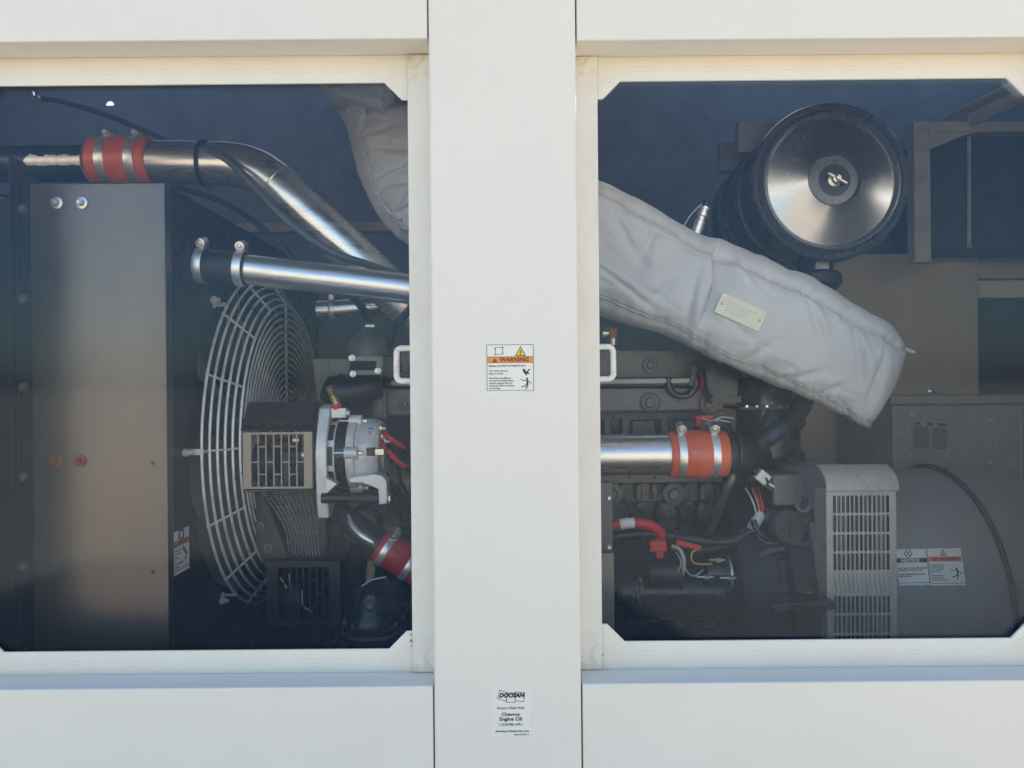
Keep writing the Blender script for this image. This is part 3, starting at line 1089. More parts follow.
# cuff of the upper wrap overlapping it
T = [(0, 300, 5), (.4, 308, 50), (.7, 318, 80), (1, 330, 98)]
S1 = [(0, 306, 4), (.4, 315, 49), (.7, 325, 80), (1, 338, 102)]
S2 = [(0, 382, 4), (.4, 386, 48), (.7, 387, 82), (1, 384, 116)]
B = [(0, 386, 4), (.4, 390, 48), (.7, 391, 80), (1, 388, 116)]
cov, s1, s2, nr, mm_ = blanket(lb, T, S1, S2, B, 1.545, .10, [], 8.8, n=50, bulge=.016, name='upper_wrap', end_round=.12)
MB().tube([p + V((0, -.001, 0)) for p in s2], .0034, 6).build('seam_piping', pipingm, lb)
stitches(lb, [p + V((-.006, 0, 0)) for p in s2], V((0, -.0055, 0)), .0015, .0075, material=decalw)

# ================================================================== ALTERNATOR
al = thing('alternator', 'silver cast alternator with black finned stator beside the brown belt guard', 'alternator')
YA = 1.64
ay = 453
ax = lambda x: V((P(x, ay, YA - .085).x, YA, P(x, ay, YA).z))
X1 = V((1, 0, 0))


def alathe(mb, prof, material=None, seg=48):
    base = ax(318)
    mb.lathe([(S(r * .84, YA), ax(x).x - base.x) for r, x in prof], base, X1, seg, material)


m = MB()
o = ax(320)
yz = lambda dy, dz: (S(dy, YA), S(dz, YA))
frA = (V((o.x, o.y, o.z)), V((0, 1, 0)), V((0, 0, 1)), V((1, 0, 0)))
ear = [yz(-22, 45), yz(-8, 49), yz(10, 46), yz(20, 38), yz(34, 18), yz(36, -8), yz(22, -34), yz(4, -40), yz(-12, -58), yz(-30, -60), yz(-34, -44), yz(-37, -16), yz(-38, 4), yz(-34, 20), yz(-28, 34)]
m.prism(ear, None, frA, -S(5, YA), S(6, YA))
m.build('drive_bracket', cast, al, bevel=.003)
m = MB()
alathe(m, [(20, 320), (39, 322), (41.5, 326), (42, 332), (42, 333)])
m.build('front_housing', cast, al, bevel=.001)
sl = MB()
for k in range(9):
    a = 2 * pi * k / 9 + .35
    c0, c1 = ax(325), ax(331.4)
    rd = V((0, cos(a), sin(a)))
    td = V((0, -sin(a), cos(a)))
    R0 = S(41.9 * .84, YA)
    for q in range(-4, 5):
        r2 = (V((0, cos(a + q * .055), sin(a + q * .055)))) * R0
        sl.bar(c0 + r2, c1 + r2, .006, .0022, up=rd)
sl.build('cooling_slots', inkb, al)
m = MB()
alathe(m, [(39, 331), (39, 345)])
for k in range(44):
    a = 2 * pi * k / 44
    rd = V((0, cos(a), sin(a))) * S(40.2 * .84, YA)
    m.bar(ax(332) + rd, ax(344.2) + rd, .0035, .0052, up=rd)
m.build('stator', blackp, al)
m = MB()
alathe(m, [(42.5, 344), (43, 345), (43, 352), (40, 353), (40, 355), (41, 356), (39.5, 371), (36, 376), (25, 378), (24, 380), (10, 380.5)])
# through-bolt bosses
for a in (3.05, 1.9, .6, 4.5):
    rd = V((0, cos(a), sin(a))) * S(40.5 * .84, YA)
    m.cyl(ax(343.5) + rd, ax(357) + rd, S(6.2, YA), 16, ch=.001)
m.build('rear_housing', cast, al, bevel=.0008)
for a in (3.05, 1.9, .6, 4.5):
    tb = MB()
    rd = V((0, cos(a), sin(a))) * S(41 * .84, YA)
    tb.cyl(ax(332) + rd, ax(357.4) + rd, S(1.6, YA), 10)
    tb.cyl(ax(357.3) + rd, ax(362) + rd, S(2.4, YA), 6)
    tb.build('through_bolt', boltm, al)
# rear support leg and pivot tube
m = MB()
shape_prism(m, [(348, 478), (372, 474), (383, 476), (387, 481), (387, 504), (379, 505), (378, 489), (362, 483), (350, 483)], YA - .095, YA - .06)
m.build('rear_leg', cast, al, bevel=.002)
shape_prism(MB(), [(326, 478), (337, 484), (326, 494)], YA - .09, YA - .06).build('rib', cast, al, bevel=.001)
m = MB()
m.cyl(P(322, 498, YA - .075), P(379, 498, YA - .075), S(5.2, YA), 20)
m.cyl(P(362, 498, YA - .075), P(377, 498, YA - .075), S(6.3, YA), 20)
m.build('pivot_tube', blackm, al)
m = MB()
m.cyl(P(386, 498, YA - .075), P(391, 498, YA - .075), S(5.0, YA), 6)
m.build('pivot_bolt', steel, al, bevel=.0006)
m = MB()
m.pbox(366.5, 448, 374.5, 456, YA - .086, YA - .05, blackm)
m.pbox(374.5, 449, 384, 455, YA - .082, YA - .055, boltm)
m.build('plug_socket', blackm, al, bevel=.0006)
m = MB()
for x, y in ((378, 428), (379, 436), (382, 441)):
    m.cyl(P(x - 3, y, YA - .03), P(x + 8, y + .5, YA - .03), S(1.3, YA), 10)
    m.cyl(P(x + 1, y, YA - .03), P(x + 4, y, YA - .03), S(3, YA), 6)
m.build('terminal_stud', steel, al)
# small printed label on the rear housing
o = ax(369)
lf = (o + V((0, 0, 0)), V((1, 0, 0)), V((0, 0, 1)), V((0, -1, 0)))
m = MB()
a0, a1 = radians(38), radians(52)
R0 = S(40.6 * .84, YA)
for (x0, x1, b0, b1, mt, dr) in ((-5, 3, 36, 53, decalw, 0), (-4, 2, 46, 51, inkbl, .0004), (-4, 1, 38, 40, inkb, .0004), (-4, 2, 42, 43.5, inkb, .0004)):
    vs = []
    for q in range(5):
        aa = radians(b0 + (b1 - b0) * q / 4)
        for x in (x0, x1):
            vs.append(V((ax(369 + x).x, YA - (R0 + dr) * cos(aa), o.z + (R0 + dr) * sin(aa))))
    m.add(vs, [(2 * q, 2 * q + 1, 2 * q + 3, 2 * q + 2) for q in range(4)], mt)
m.build('rating_label', decalw, al)
# power leads
rw = thing('battery_lead', 'two short red sleeved cables on the back of the silver alternator', 'cable')
for pts in ([(383, 433, 1.61), (390, 438, 1.60), (397, 443, 1.60), (404, 447, 1.61)], [(381, 441, 1.60), (383, 447, 1.59), (390, 453, 1.58), (398, 461, 1.58), (405, 467, 1.59)]):
    MB().tube(PT(pts), .0058, 12, smooth=5).build('red_sleeve', redw, rw)
for pts in ([(404, 447, 1.61), (412, 455, 1.63), (425, 470, 1.68)], [(405, 467, 1.59), (413, 475, 1.62), (425, 490, 1.68)], [(383, 436, 1.62), (388, 450, 1.63), (386, 470, 1.66), (395, 500, 1.68), (408, 520, 1.7)], [(386, 440, 1.62), (396, 455, 1.64), (400, 480, 1.67), (412, 500, 1.7)]):
    MB().tube(PT(pts), .0042, 8, smooth=5).build('dark_lead', rubber, rw)

# adjuster with tube
aj = thing('grease_fitting', 'small angled brass tube with a red collar standing on top of the alternator', 'pipe fitting')
MB().tube(PT([(338.5, 408, 1.60), (335, 400, 1.60), (329, 387, 1.585)]), [.0095, .0088, .0080], 16).build('tube', brass, aj)
MB().lathe([(.0105, 0), (.0112, .002), (.0112, .009), (.0105, .011)], P(338, 409, 1.60), (-.25, 0, .8), 14).build('red_collar', redw, aj)
m = MB()
m.pbox(331, 408, 346, 418, 1.592, 1.612)
m.cyl(P(346, 413, 1.60), P(350, 413, 1.60), .006, 6)
m.build('clamp_block', cast, aj, bevel=.0015)

# ================================================================== BELT GUARDS
def slotted(mb, o, e, u, n, w, h, cols, bw_, rows_a, rows_b, th, material=None, mx=0, my=0):
    """perforated sheet: tall slots in staggered rows, like running bond"""
    fr = (o, e, u, n)
    holes = []
    cw = (w - 2 * mx - (cols + 1) * bw_) / cols
    for c_ in range(cols):
        x0 = mx + bw_ + c_ * (cw + bw_)
        cuts = rows_a if c_ % 2 == 0 else rows_b
        ys = [my] + [my + (h - 2 * my) * q for q in cuts] + [h - my]
        for a, b in zip(ys[:-1], ys[1:]):
            y0 = a + bw_ / 2
            y1 = b - bw_ / 2
            holes.append([(x0, y0), (x0 + cw, y0), (x0 + cw, y1), (x0, y1)])
    mb.prism([(0, 0), (w, 0), (w, h), (0, h)], holes, fr, 0, th, material)


YG = 1.56
bg = thing('belt_guard', 'box shaped belt guard with brown slotted front and black slotted top beside the alternator', 'belt guard')
a, b = P(243, 489, YG), P(312, 432, YG)
m = MB()
slotted(m, V((a.x, YG, a.z)), FX, FZ, V((0, 1, 0)), b.x - a.x, b.z - a.z, 7, .0026, (.47,), (.24, .76), .0025, mx=.015, my=.003)
m.build('front_panel', guardm, bg)
c0, c1 = P(241, 430.5, YG), P(313, 430.5, YG)
d0, d1 = P(249, 405, YG + .05), P(319, 403, YG + .05)
e = (c1 - c0).normalized()
up = (d0 - c0) - e * (d0 - c0).dot(e)
h = up.length
u = up.normalized()
n = e.cross(u)
m = MB()
slotted(m, c0, e, u, n, (c1 - c0).length, h, 8, .003, (.5,), (.5,), .0025, mx=.022, my=.010)
m.build('top_panel', blackm, bg)
MB().prism([(.004, .004), ((c1 - c0).length - .004, .004), ((c1 - c0).length - .004, h - .004), (.004, h - .004)], None, (c0, e, u, n), .012, .014).build('slot_shade_plate', rubber, bg)  # dark plate added behind the slots to keep them in shade
m = MB()
m.hexa([P(312.5, 490, YG - .001), P(314, 490, YG), P(322, 480, YG + .12), P(320.5, 480, YG + .12), P(312.5, 430, YG - .001), P(314, 430, YG), P(324, 400, YG + .12), P(322, 400, YG + .12)])
m.box(P(243, 491.5, YG + .001), P(312, 489.2, YG + .001) + V((0, .12, 0)))
m.bar(P(249, 403.5, YG + .051), P(322, 402, YG + .051), .010, .0035)
m.build('side_panel', blackm, bg, bevel=.0008)
# belts glimpsed inside
m = MB()
for k in range(3):
    xx = P(262 + 11 * k, 460, YG + .06).x
    m.box((xx, YG + .055, P(0, 500, 1.6).z), (xx + .012, YG + .062, P(0, 420, 1.6).z))
m.lathe([(.042, 0), (.042, .05), (.03, .055)], P(258, 462, YG + .085) , (1, 0, 0), 32)
m.cyl(P(272, 445, YG + .045), P(300, 445, YG + .045), .016, 20)
m.build('drive_pulley', blackm, bg)
m = MB()
m.cyl(P(294, 440, YG + .028), P(300, 440, YG + .028), .010, 16)
m.cyl(P(303, 455, YG + .028), P(309, 455, YG + .028), .012, 16)
m.build('shaft_end', boltm, bg)

bg2 = thing('belt_guard', 'curved black slotted belt guard below the brown fronted one', 'belt guard')
YG2 = 1.66
m = MB()
colsN = 9
for k in range(colsN + 1):
    t = k / colsN
    a, b = (262 + 48 * t, 492), (290 + 30 * t, 560)
    mid = (284 + 32 * t, 525)
    m.tube(PT([(a[0], a[1], YG2), (mid[0], mid[1], YG2), (b[0], b[1], YG2 + .01)]), .0015, 5, smooth=4)
for k in range(colsN):
    t = (k + .0) / colsN
    t2 = (k + 1) / colsN
    for y in ((506, 532, 552) if k % 2 else (498, 518, 543)):
        s_ = (y - 492) / 68
        xa = 262 + 48 * t + (28 - 18 * t) * s_ + 6 * sin(pi * s_)
        xb = 262 + 48 * t2 + (28 - 18 * t2) * s_ + 6 * sin(pi * s_)
        m.tube(PT([(xa, y, YG2), (xb, y + 1, YG2)]), .0014, 5)
m.build('slotted_mesh', mat('dull_mesh_steel', (.30, .285, .265), .4, .4, var=.3, scale=40), bg2)
m = MB()
shape_prism(m, [(240, 492), (262, 492), (272, 515), (290, 562), (268, 575), (254, 540)], YG2 - .01, YG2 + .01)
shape_prism(m, [(262, 488), (318, 488), (326, 520), (326, 562), (290, 562), (272, 515)], YG2 + .035, YG2 + .05)
m.build('back_plate', blackm, bg2, bevel=.001)
for x, y in ((260, 527), (268, 548)):
    q = MB()
    hexbolt(q, P(x, y, YG2 - .011), (0, -1, 0), .006, .009)
    q.build('guard_bolt', manif, bg2)

bg3 = thing('belt_guard', 'low black box guard with slotted front at the foot of the fan guard', 'belt guard')
a, b = P(267, 626, 1.62), P(340, 561, 1.62)
m = MB()
slotted(m, V((a.x, 1.62, a.z)), FX, FZ, V((0, 1, 0)), b.x - a.x, b.z - a.z, 8, .0024, (.47,), (.24, .76), .0025, mx=.022, my=.012)
m.build('front_panel', blackm, bg3)
m = MB()
m.box((a.x, 1.6235, a.z), (a.x + .003, 1.76, b.z))
m.box((b.x - .003, 1.6235, a.z), (b.x, 1.76, b.z))
m.box((a.x + .004, 1.6235, b.z - .003), (b.x - .004, 1.76, b.z))
m.build('side_panel', blackm, bg3)
m = MB()
m.lathe([(.06, 0), (.06, .05)], P(285, 596, 1.71), (1, 0, 0), 32)
m.build('crank_pulley', blackm, bg3)
m = MB()
m.bar(P(289, 574, 1.635), P(291, 590, 1.635), .003, .003)
m.tube(PT([(302, 590, 1.64), (303, 605, 1.64), (312, 612, 1.64)]), .0016, 6, smooth=4)
m.tube(PT([(280, 577, 1.64), (287, 588, 1.64)]), .002, 6)
m.build('tension_rod', angle, bg3)

# ================================================================== LOWER LEFT: red coupling, pump
YR = 1.60
rc0, rc1 = P(378, 544, YR), P(420, 570, YR + .01)
axr = (rc1 - rc0).normalized()
lc = thing('hose_coupling', 'small dark red hose sleeve with two clamps low beside the pillar', 'hose coupling', 'silicone hose couplings')
Lr = (rc1 - rc0).length
MB().lathe([(.032, 0), (.036, .001), (.0365, Lr * .3), (.0372, Lr * .5), (.0365, Lr * .7), (.036, Lr), (.032, Lr)], rc0, axr, 40).build('sleeve', redm, lc)
for t in (.17, .74):
    clamp(lc, rc0 + axr * Lr * t, axr, .0366, .015, (.3, -.45, .8), ball=.0125)
lp = thing('water_pipe', 'short chromed pipe curving into the small dark red hose sleeve', 'pipe')
MB().tube(PT([(330, 500, 1.66), (345, 516, 1.63), (360, 530, 1.61), (382, 547, YR), (415, 567, YR + .01), (440, 585, YR + .03)]), [.020, .024, .029, .031, .031, .031], 28, smooth=6).build('tube', blackm, lp)
MB().tube(PT([(348, 514, 1.600), (353, 526, 1.585), (363, 536, 1.572), (374, 543, 1.566)]), [.002, .007, .008, .004], 10, smooth=5).build('crescent_highlight', steel, lp)  # steel sliver standing in for the crescent highlight on the pipe

pu = thing('oil_filter_head', 'black cast filter head with a round flange at the bottom corner by the pillar', 'filter head')
m = MB()
o = P(374, 622, 1.62)
m.lathe([(S(29, 1.62), -.012), (S(31, 1.62), -.008), (S(31, 1.62), 0), (S(28, 1.62), .004), (S(27, 1.62), .012), (S(25, 1.62), .024), (S(20, 1.62), .045), (S(15, 1.62), .075), (S(13, 1.62), .11), (S(12, 1.62), .14)], o, (0, 0, 1), 40)
m.build('bowl', blackp, pu)
m = MB()
m.lathe([(S(31.6, 1.62), -.020), (S(32, 1.62), -.017), (S(32, 1.62), -.013), (S(31, 1.62), -.0125)], o, (0, 0, 1), 40)
m.build('flange_ring', boltm, pu)
m = MB()
shape_prism(m, [(352, 590), (382, 575), (400, 585), (398, 612), (380, 606), (366, 612), (352, 606)], 1.585, 1.61)
m.cyl(P(370, 606, 1.57), P(370, 606, 1.59), .012, 6)
m.build('lug', blackp, pu, bevel=.003)
for k in range(8):
    a_ = 2 * pi * k / 8 + .2
    q = MB()
    q.cyl(o + V((cos(a_) * S(29, 1.62), sin(a_) * S(29, 1.62), .0035)), o + V((cos(a_) * S(29, 1.62), sin(a_) * S(29, 1.62), .010)), .0042, 6)
    q.build('flange_bolt', boltm, pu)
MB().tube(PT([(362, 586, 1.58), (372, 580, 1.575), (386, 577, 1.575)]), .0012, 6, smooth=5).build('lock_wire', wirem, pu)
m = MB()
shape_prism(m, [(342, 560), (362, 560), (362, 600), (355, 640), (342, 640)], 1.70, 1.76)
m.cyl(P(356, 566, 1.70), P(360, 566, 1.70), .006, 10)
m.build('bracket', blackm, pu, bevel=.003)

# ================================================================== ENGINE
en = thing('engine', 'black diesel engine block with ribbed castings and bolted side covers', 'engine')
YE = 1.80
# crankcase
m = MB()
shape_prism(m, [(305, 470), (420, 455), (760, 455), (800, 470), (800, 560), (760, 600), (330, 605), (300, 560)], YE + .05, YE + .40)
m.build('crankcase', engine, en, bevel=.01)
# lumpy casting webs on the crankcase wall
m = MB()
for x in (618, 668, 708, 742):
    shape_prism(m, [(x - 10, 500), (x + 8, 500), (x + 15, 518), (x + 8, 545), (x - 4, 548), (x - 14, 520)], YE + .02, YE + .06)
m.build('casting_web', engine, en, bevel=.012, seg=3)
m = MB()
shape_prism(m, [(598, 484), (760, 484), (764, 500), (598, 503)], YE + .03, YE + .06)
for x in range(604, 760, 16):
    m.pbox(x, 484, x + 6, 500, YE + .005, YE + .031)
m.build('water_jacket_rib', engine, en, bevel=.003)
for x in (611, 673):
    q = MB()
    q.lathe([(S(11.5, YE), 0), (S(11.5, YE), .012), (S(10, YE), .014), (S(6.5, YE), .014), (S(6, YE), .017), (S(5, YE), .022), (S(3.6, YE), .022), (S(3.4, YE), .019)], P(x, 493.5, YE + .012), (0, -1, 0), 32)
    q.build('core_plug_bolt', manif, en)
# flange under the pipe
m = MB()
shape_prism(m, [(598, 472), (770, 470), (770, 481), (598, 484)], YE - .01, YE + .03)
m.build('gasket_flange', manif, en, bevel=.002)
for x in (629, 655, 690, 724):
    q = MB()
    q.cyl(P(x, 477.5, YE - .0115), P(x, 477.5, YE - .006), .0035, 10)
    q.build('flange_pin', inkb, en)
# cylinder head band with pushrod bosses above the pipe
m = MB()
shape_prism(m, [(598, 416), (730, 416), (735, 440), (720, 474), (598, 474)], YE + .03, YE + .30)
m.build('cylinder_head', engine, en, bevel=.004)
m = MB()
for x in (604, 622, 661, 700):
    m.pbox(x, 418, x + 7, 440, YE - .005, YE + .031)
m.pbox(632, 420, 655, 440, YE + .012, YE + .031)
m.pbox(675, 420, 694, 440, YE + .012, YE + .031)
m.build('head_boss', manif, en, bevel=.003)
# intake manifold: a stepped cover
m = MB()
shape_prism(m, [(380, 386), (600, 386), (722, 385), (725, 411), (598, 413), (380, 417)], YE - .035, YE + .12)
m.build('manifold_cover', manif, en, bevel=.006, seg=3)
m = MB()
shape_prism(m, [(384, 345), (598, 350), (716, 352), (718, 377), (598, 378), (384, 379)], YE - .015, YE + .12)
m.build('manifold_cover', manif, en, bevel=.006, seg=3)
m = MB()
shape_prism(m, [(384, 379.5), (598, 378.5), (720, 377.5), (720, 385), (598, 385.6), (384, 385.6)], YE + .02, YE + .10)
shape_prism(m, [(598, 413.5), (726, 411.5), (726, 418), (598, 420)], YE - .01, YE + .10)
m.build('manifold_web', blackm, en)
for x, y, rr, yy in ((650, 365, 7.5, YE - .0155), (650, 402.5, 10, YE - .0355), (406, 367.5, 6.5, YE - .0155), (405, 404, 6.5, YE - .0355), (709, 404, 10, YE - .0355)):
    q = MB()
    R0 = S(rr, YE)
    q.lathe([(R0, 0), (R0, .004), (R0 * .92, .0055), (R0 * .55, .006), (R0 * .52, .010), (R0 * .45, .012), (R0 * .28, .012), (R0 * .26, .009)], P(x, y, yy), (0, -1, 0), 32)
    q.build('cover_bolt', manif, en)
    q = MB()
# fuel rail
fr_ = MB().tube([P(384, 383, YE - .05), P(600, 381.5, YE - .05), P(694, 380.5, YE - .05)], .0068, 14)
fr_.build('fuel_rail', angle, en)
m = MB()
m.tube([P(384, 385.5, YE - .036), P(694, 384.3, YE - .036)], .010, 12)  # black tube shaped as the shadow line below the rail
m.lathe([(.011, 0), (.011, .012), (.016, .014), (.016, .020), (.011, .022), (.011, .034)], P(377, 384, YE - .05), (1, 0, 0), 20)
m.build('rail_shadow_and_collar', blackm, en)
# lifting ring casting
m = MB()
m.ring(P(682, 382.5, YE - .05), (0, 1, 0), S(13.5, YE), .0085, 40, 10, a0=radians(70), a1=radians(290))
m.build('lifting_eye', engine, en)
q = MB()
q.lathe([(.008, 0), (.008, .004)], P(694, 369, YE - .055), (0, -1, 0), 16)
q.ring(P(694, 369, YE - .060), (0, -1, 0), .0062, .0022, 20, 8)
q.tube([P(694, 372, YE - .05), P(690, 385, YE - .05)], .009, 10)
q.build('lock_nut', manif, en)
MB().lathe([(.012, 0), (.022, .001), (.024, .006), (.024, .012), (.022, .015)], P(699, 380.5, YE - .05), (1, 0, 0), 24).build('red_seal', redw, en)

# coolant outlet castings, left window
m = MB()
m.tube(PT([(325, 388, 1.72), (338, 392, 1.72), (352, 392, 1.715), (368, 388, 1.715), (382, 386, 1.72)]), [.028, .044, .040, .033, .026], 24, smooth=5)
m.build('coolant_elbow', blackm, en)
m = MB()
m.lathe([(.052, 0), (.050, .018), (.043, .038), (.030, .054), (.014, .064), (.012, .072)], P(369, 357, 1.76), (0, 0, 1), 32)
m.build('thermostat_dome', manif, en)
m = MB()
shape_prism(m, [(350, 356), (383, 356), (383, 375), (350, 375), (350, 370), (376, 370), (376, 361), (350, 361)], 1.67, 1.70)
m.build('dome_bracket', dullt, en, bevel=.002)
for x, y in ((352, 358), (353, 374), (378, 371)):
    q = MB()
    hexbolt(q, P(x, y, 1.668), (0, -1, 0), .0042, .008)
    q.build('bracket_bolt', boltm, en)
m = MB()
shape_prism(m, [(313, 359), (351, 359), (349, 372), (338, 390), (330, 402), (317, 400)], 1.82, 1.84)
m.cyl(P(328.5, 362.5, 1.8195), P(328.5, 362.5, 1.823), .003, 10, inkb)
m.build('front_plate', dullt, en)
m = MB()
m.pbox(372, 384, 386, 420, 1.745, 1.765)
m.pbox(376, 384, 383, 418, 1.738, 1.7445)
m.build('end_flange', dullt, en, bevel=.002)
m = MB()
m.cyl(P(369, 333, 1.76), P(371, 326, 1.76), .009, 12)
m.cyl(P(366, 326, 1.755), P(375, 326, 1.755), .008, 10)
m.build('vent_union', boltm, en)
# low front cover and water pump bulk behind the alternator
m = MB()
m.lathe([(.10, 0), (.11, .02), (.11, .05), (.09, .08)], P(370, 520, 1.86), (0, -1, 0), 40)
m.lathe([(.05, .08), (.05, .10), (.04, .11)], P(370, 520, 1.86), (0, -1, 0), 32)
m.build('water_pump', engine, en)
# sump and side rails
m = MB()
shape_prism(m, [(330, 606), (800, 601), (800, 690), (330, 690)], YE + .06, YE + .38)
shape_prism(m, [(598, 598), (800, 594), (800, 602), (598, 606)], YE + .02, YE + .061)
m.build('oil_sump', engine, en, bevel=.004)
m = MB()
for x in range(606, 790, 24):
    m.cyl(P(x, 600, YE + .018), P(x, 600, YE + .028), .0052, 6)
m.build('sump_bolts', engine, en)
for x0_, y0_, x1_, y1_, d_ in ((618, 609, 668, 614, .03), (676, 606, 742, 611, .03), (700, 616, 708, 640, .02), (634, 618, 690, 622, .04), (746, 596, 764, 640, .03), (606, 560, 622, 584, .02)):
    MB().pbox(x0_, y0_, x1_, y1_, YE + .055 - d_, YE + .07).build('casting_boss', engine, en, bevel=.002)
for x, y in ((624, 611.5), (662, 611.5), (684, 608.5), (736, 608.5), (755, 604), (755, 628)):
    q = MB()
    hexbolt(q, P(x, y, YE + .024), (0, -1, 0), .0045, .008)
    q.build('boss_bolt', manif, en)
m = MB()
m.pbox(703, 622, 716, 628, YE - .005, YE + .06)
m.build('drain_boss', manif, en)
for x in (616, 640, 668, 694):
    q = MB()
    hexbolt(q, P(x, 416.5, YE - .0102), (0, -1, 0), .0042, .008)
    q.build('web_bolt', manif, en)
for x, y in ((604, 512), (640, 508), (690, 506), (728, 506), (645, 560), (600, 575), (748, 560)):
    q = MB()
    hexbolt(q, P(x, y, YE + .018), (0, -1, 0), .0060, .012)
    q.build('block_bolt', engine, en)
for pts, r_, mt in (([(598, 607, YE), (640, 606, YE), (690, 603, YE), (706, 596, YE)], .0022, manif), ([(600, 588, 1.70), (626, 586, 1.70), (650, 591, 1.70), (700, 590, 1.69)], .0020, boltm), ([(640, 622, YE), (690, 620, YE), (760, 616, YE)], .0024, engine)):
    MB().tube(PT(pts), r_, 8, smooth=6).build('fuel_line', mt, en)
bq = thing('breather_pipe', 'short polished pipe with a clamp and black hose between the two big aluminium pipes', 'pipe')
MB().tube([P(318, 310, 1.92), P(340, 309, 1.92), P(420, 302, 1.92)], .024, 24).build('tube', alu, bq)
clamp(bq, P(333, 309.4, 1.92), (1, 0, .06), .0245, .014, (0, -.2, 1), ball=.008)
MB().tube(PT([(348, 292, 1.86), (356, 300, 1.82), (364, 311, 1.79), (370, 327, 1.76)]), .010, 12, smooth=6).build('vent_hose', rubber, bq)
MB().tube(PT([(418, 300, 1.58), (404, 316, 1.585), (396, 326, 1.60), (390, 345, 1.70)]), .0085, 10, smooth=6).build('overflow_hose', rubber, bq)
# thermostat housing on the right
th_ = thing('thermostat_housing', 'black cast housing with a parting seam under the end of the long grey blanket', 'thermostat housing')
m = MB()
shape_prism(m, [(704, 366), (738, 366), (740, 372), (740, 396), (728, 402), (712, 400), (706, 390)], YE - .09, YE - .02)
m.build('outlet_box', blackp, th_, bevel=.006, seg=3)
m = MB()
shape_prism(m, [(702, 362), (742, 363), (742, 369), (702, 368)], YE - .098, YE - .02)
shape_prism(m, [(709, 398), (742, 396), (742, 402), (712, 404)], YE - .096, YE - .03)
m.build('outlet_flange', blackp, th_, bevel=.002)
m = MB()
m.lathe([(S(31, YE), 0), (S(31, YE), .11), (S(34, YE), .112), (S(34, YE), .122), (S(31, YE), .124), (S(30, YE), .20), (S(22, YE), .225)], P(768, 455, YE + .02), (0, 0, 1), 40)
m.build('main_body', engine, th_)
m = MB()
shape_prism(m, [(740, 406.5), (803, 405), (803, 409), (740, 410)], YE - .075, YE + .06)
m.build('seam_flange', blackm, th_, bevel=.001)
m = MB()
for x, mt in ((747, steel), (757, brass), (767, boltm), (780, redw), (788, redw), (794, brass)):
    m.cyl(P(x, 406.3, YE - .0775), P(x, 406.3, YE - .074), .0032, 8, mt)
m.build('seam_bolts', boltm, th_)
m = MB()
shape_prism(m, [(795, 360), (806, 365), (806, 425), (795, 440)], YE - .02, YE + .05)
shape_prism(m, [(728, 366), (800, 360), (803, 372), (742, 378)], YE - .03, YE + .06)
m.cyl(P(752, 372, YE - .02), P(752, 355, YE - .02), .022, 20)
m.build('cap_casting', blackm, th_, bevel=.004)
m = MB()
hexbolt(m, P(784, 382, YE - .055), (0, -1, 0), .009, .012)
m.build('plug', boltm, th_)

# charge pipe with the big orange coupling
YQ = 1.66
qr = S(20.3, YQ)
cq = thing('charge_air_pipe', 'straight thick aluminium pipe crossing the engine from behind the pillar into an orange sleeve', 'pipe')
MB().tube([P(440, 456.5, YQ), P(640, 454.5, YQ), P(690, 454, YQ)], qr, 44).build('tube', alu, cq)
oc2 = thing('hose_coupling', 'bright orange silicone hose sleeve with two round screw clamps over the engine block', 'hose coupling', 'silicone hose couplings')
c = V((P(702.5, 454, YQ - .052).x, YQ, P(703, 454, YQ).z))
hw = S(29.5, YQ - .052)
MB().lathe([(qr + .001, -hw), (qr + .004, -hw), (qr + .006, -hw + .003), (qr + .005, -hw * .6), (qr + .0085, -hw * .25), (qr + .009, 0), (qr + .008, hw * .3), (qr + .005, hw * .62), (qr + .006, hw - .003), (qr + .004, hw), (qr + .001, hw)], c, (1, 0, .01), 48).build('sleeve', orange, oc2)
for t in (-.62, .52):
    clamp(oc2, c + V((hw * t, 0, 0)), (1, 0, .01), qr + .0060, .0165, (.02, -.35, 1), ball=.0125)
m = MB()
put_text(m, (c + V((-.006, -(qr + .0094), .004)), FX, FZ, FN), '0EM-237', 0, 0, .011, .0003, decalg, 'CENTER', fit=.034)
m.build('stamped_print', mat('pale_orange_ink', (.66, .28, .19), .6, var=.1), oc2)
el = thing('intake_elbow', 'black cast elbow joining the bright orange sleeve to the engine', 'pipe elbow')
MB().tube(PT([(724, 454, YQ), (736, 454, YQ + .005), (748, 456, YQ + .05), (756, 458, YQ + .13)]), [qr, qr, qr * .98, qr * .9], 36, smooth=6).build('elbow', rubber, el)
MB().lathe([(qr + .004, 0), (qr + .006, .002), (qr + .006, .008), (qr + .003, .010)], P(733, 454, YQ), (1, 0, 0), 40).build('collar', blackm, el)
m = MB()
m.pbox(696, 415, 714, 421, YE - .09, YE - .05)
m.pbox(696, 419, 701, 427, YE - .089, YE - .06)
tag(m.build('lifting_bracket', redw, bevel=.002), 'small red painted bracket just above the bright orange sleeve', 'bracket')
m = MB()
m.tube(PT([(702, 418, YE - .10), (712, 421, YE - .10), (722, 417, YE - .10), (734, 419, YE - .10)]), .0018, 6, smooth=5)
m.tube(PT([(706, 424, YE - .10), (716, 420, YE - .10), (730, 422, YE - .10)]), .0015, 6, smooth=5)
tag(m.build('lock_wire', wirem), 'twisted bright wire lying above the bright orange sleeve', 'wire')

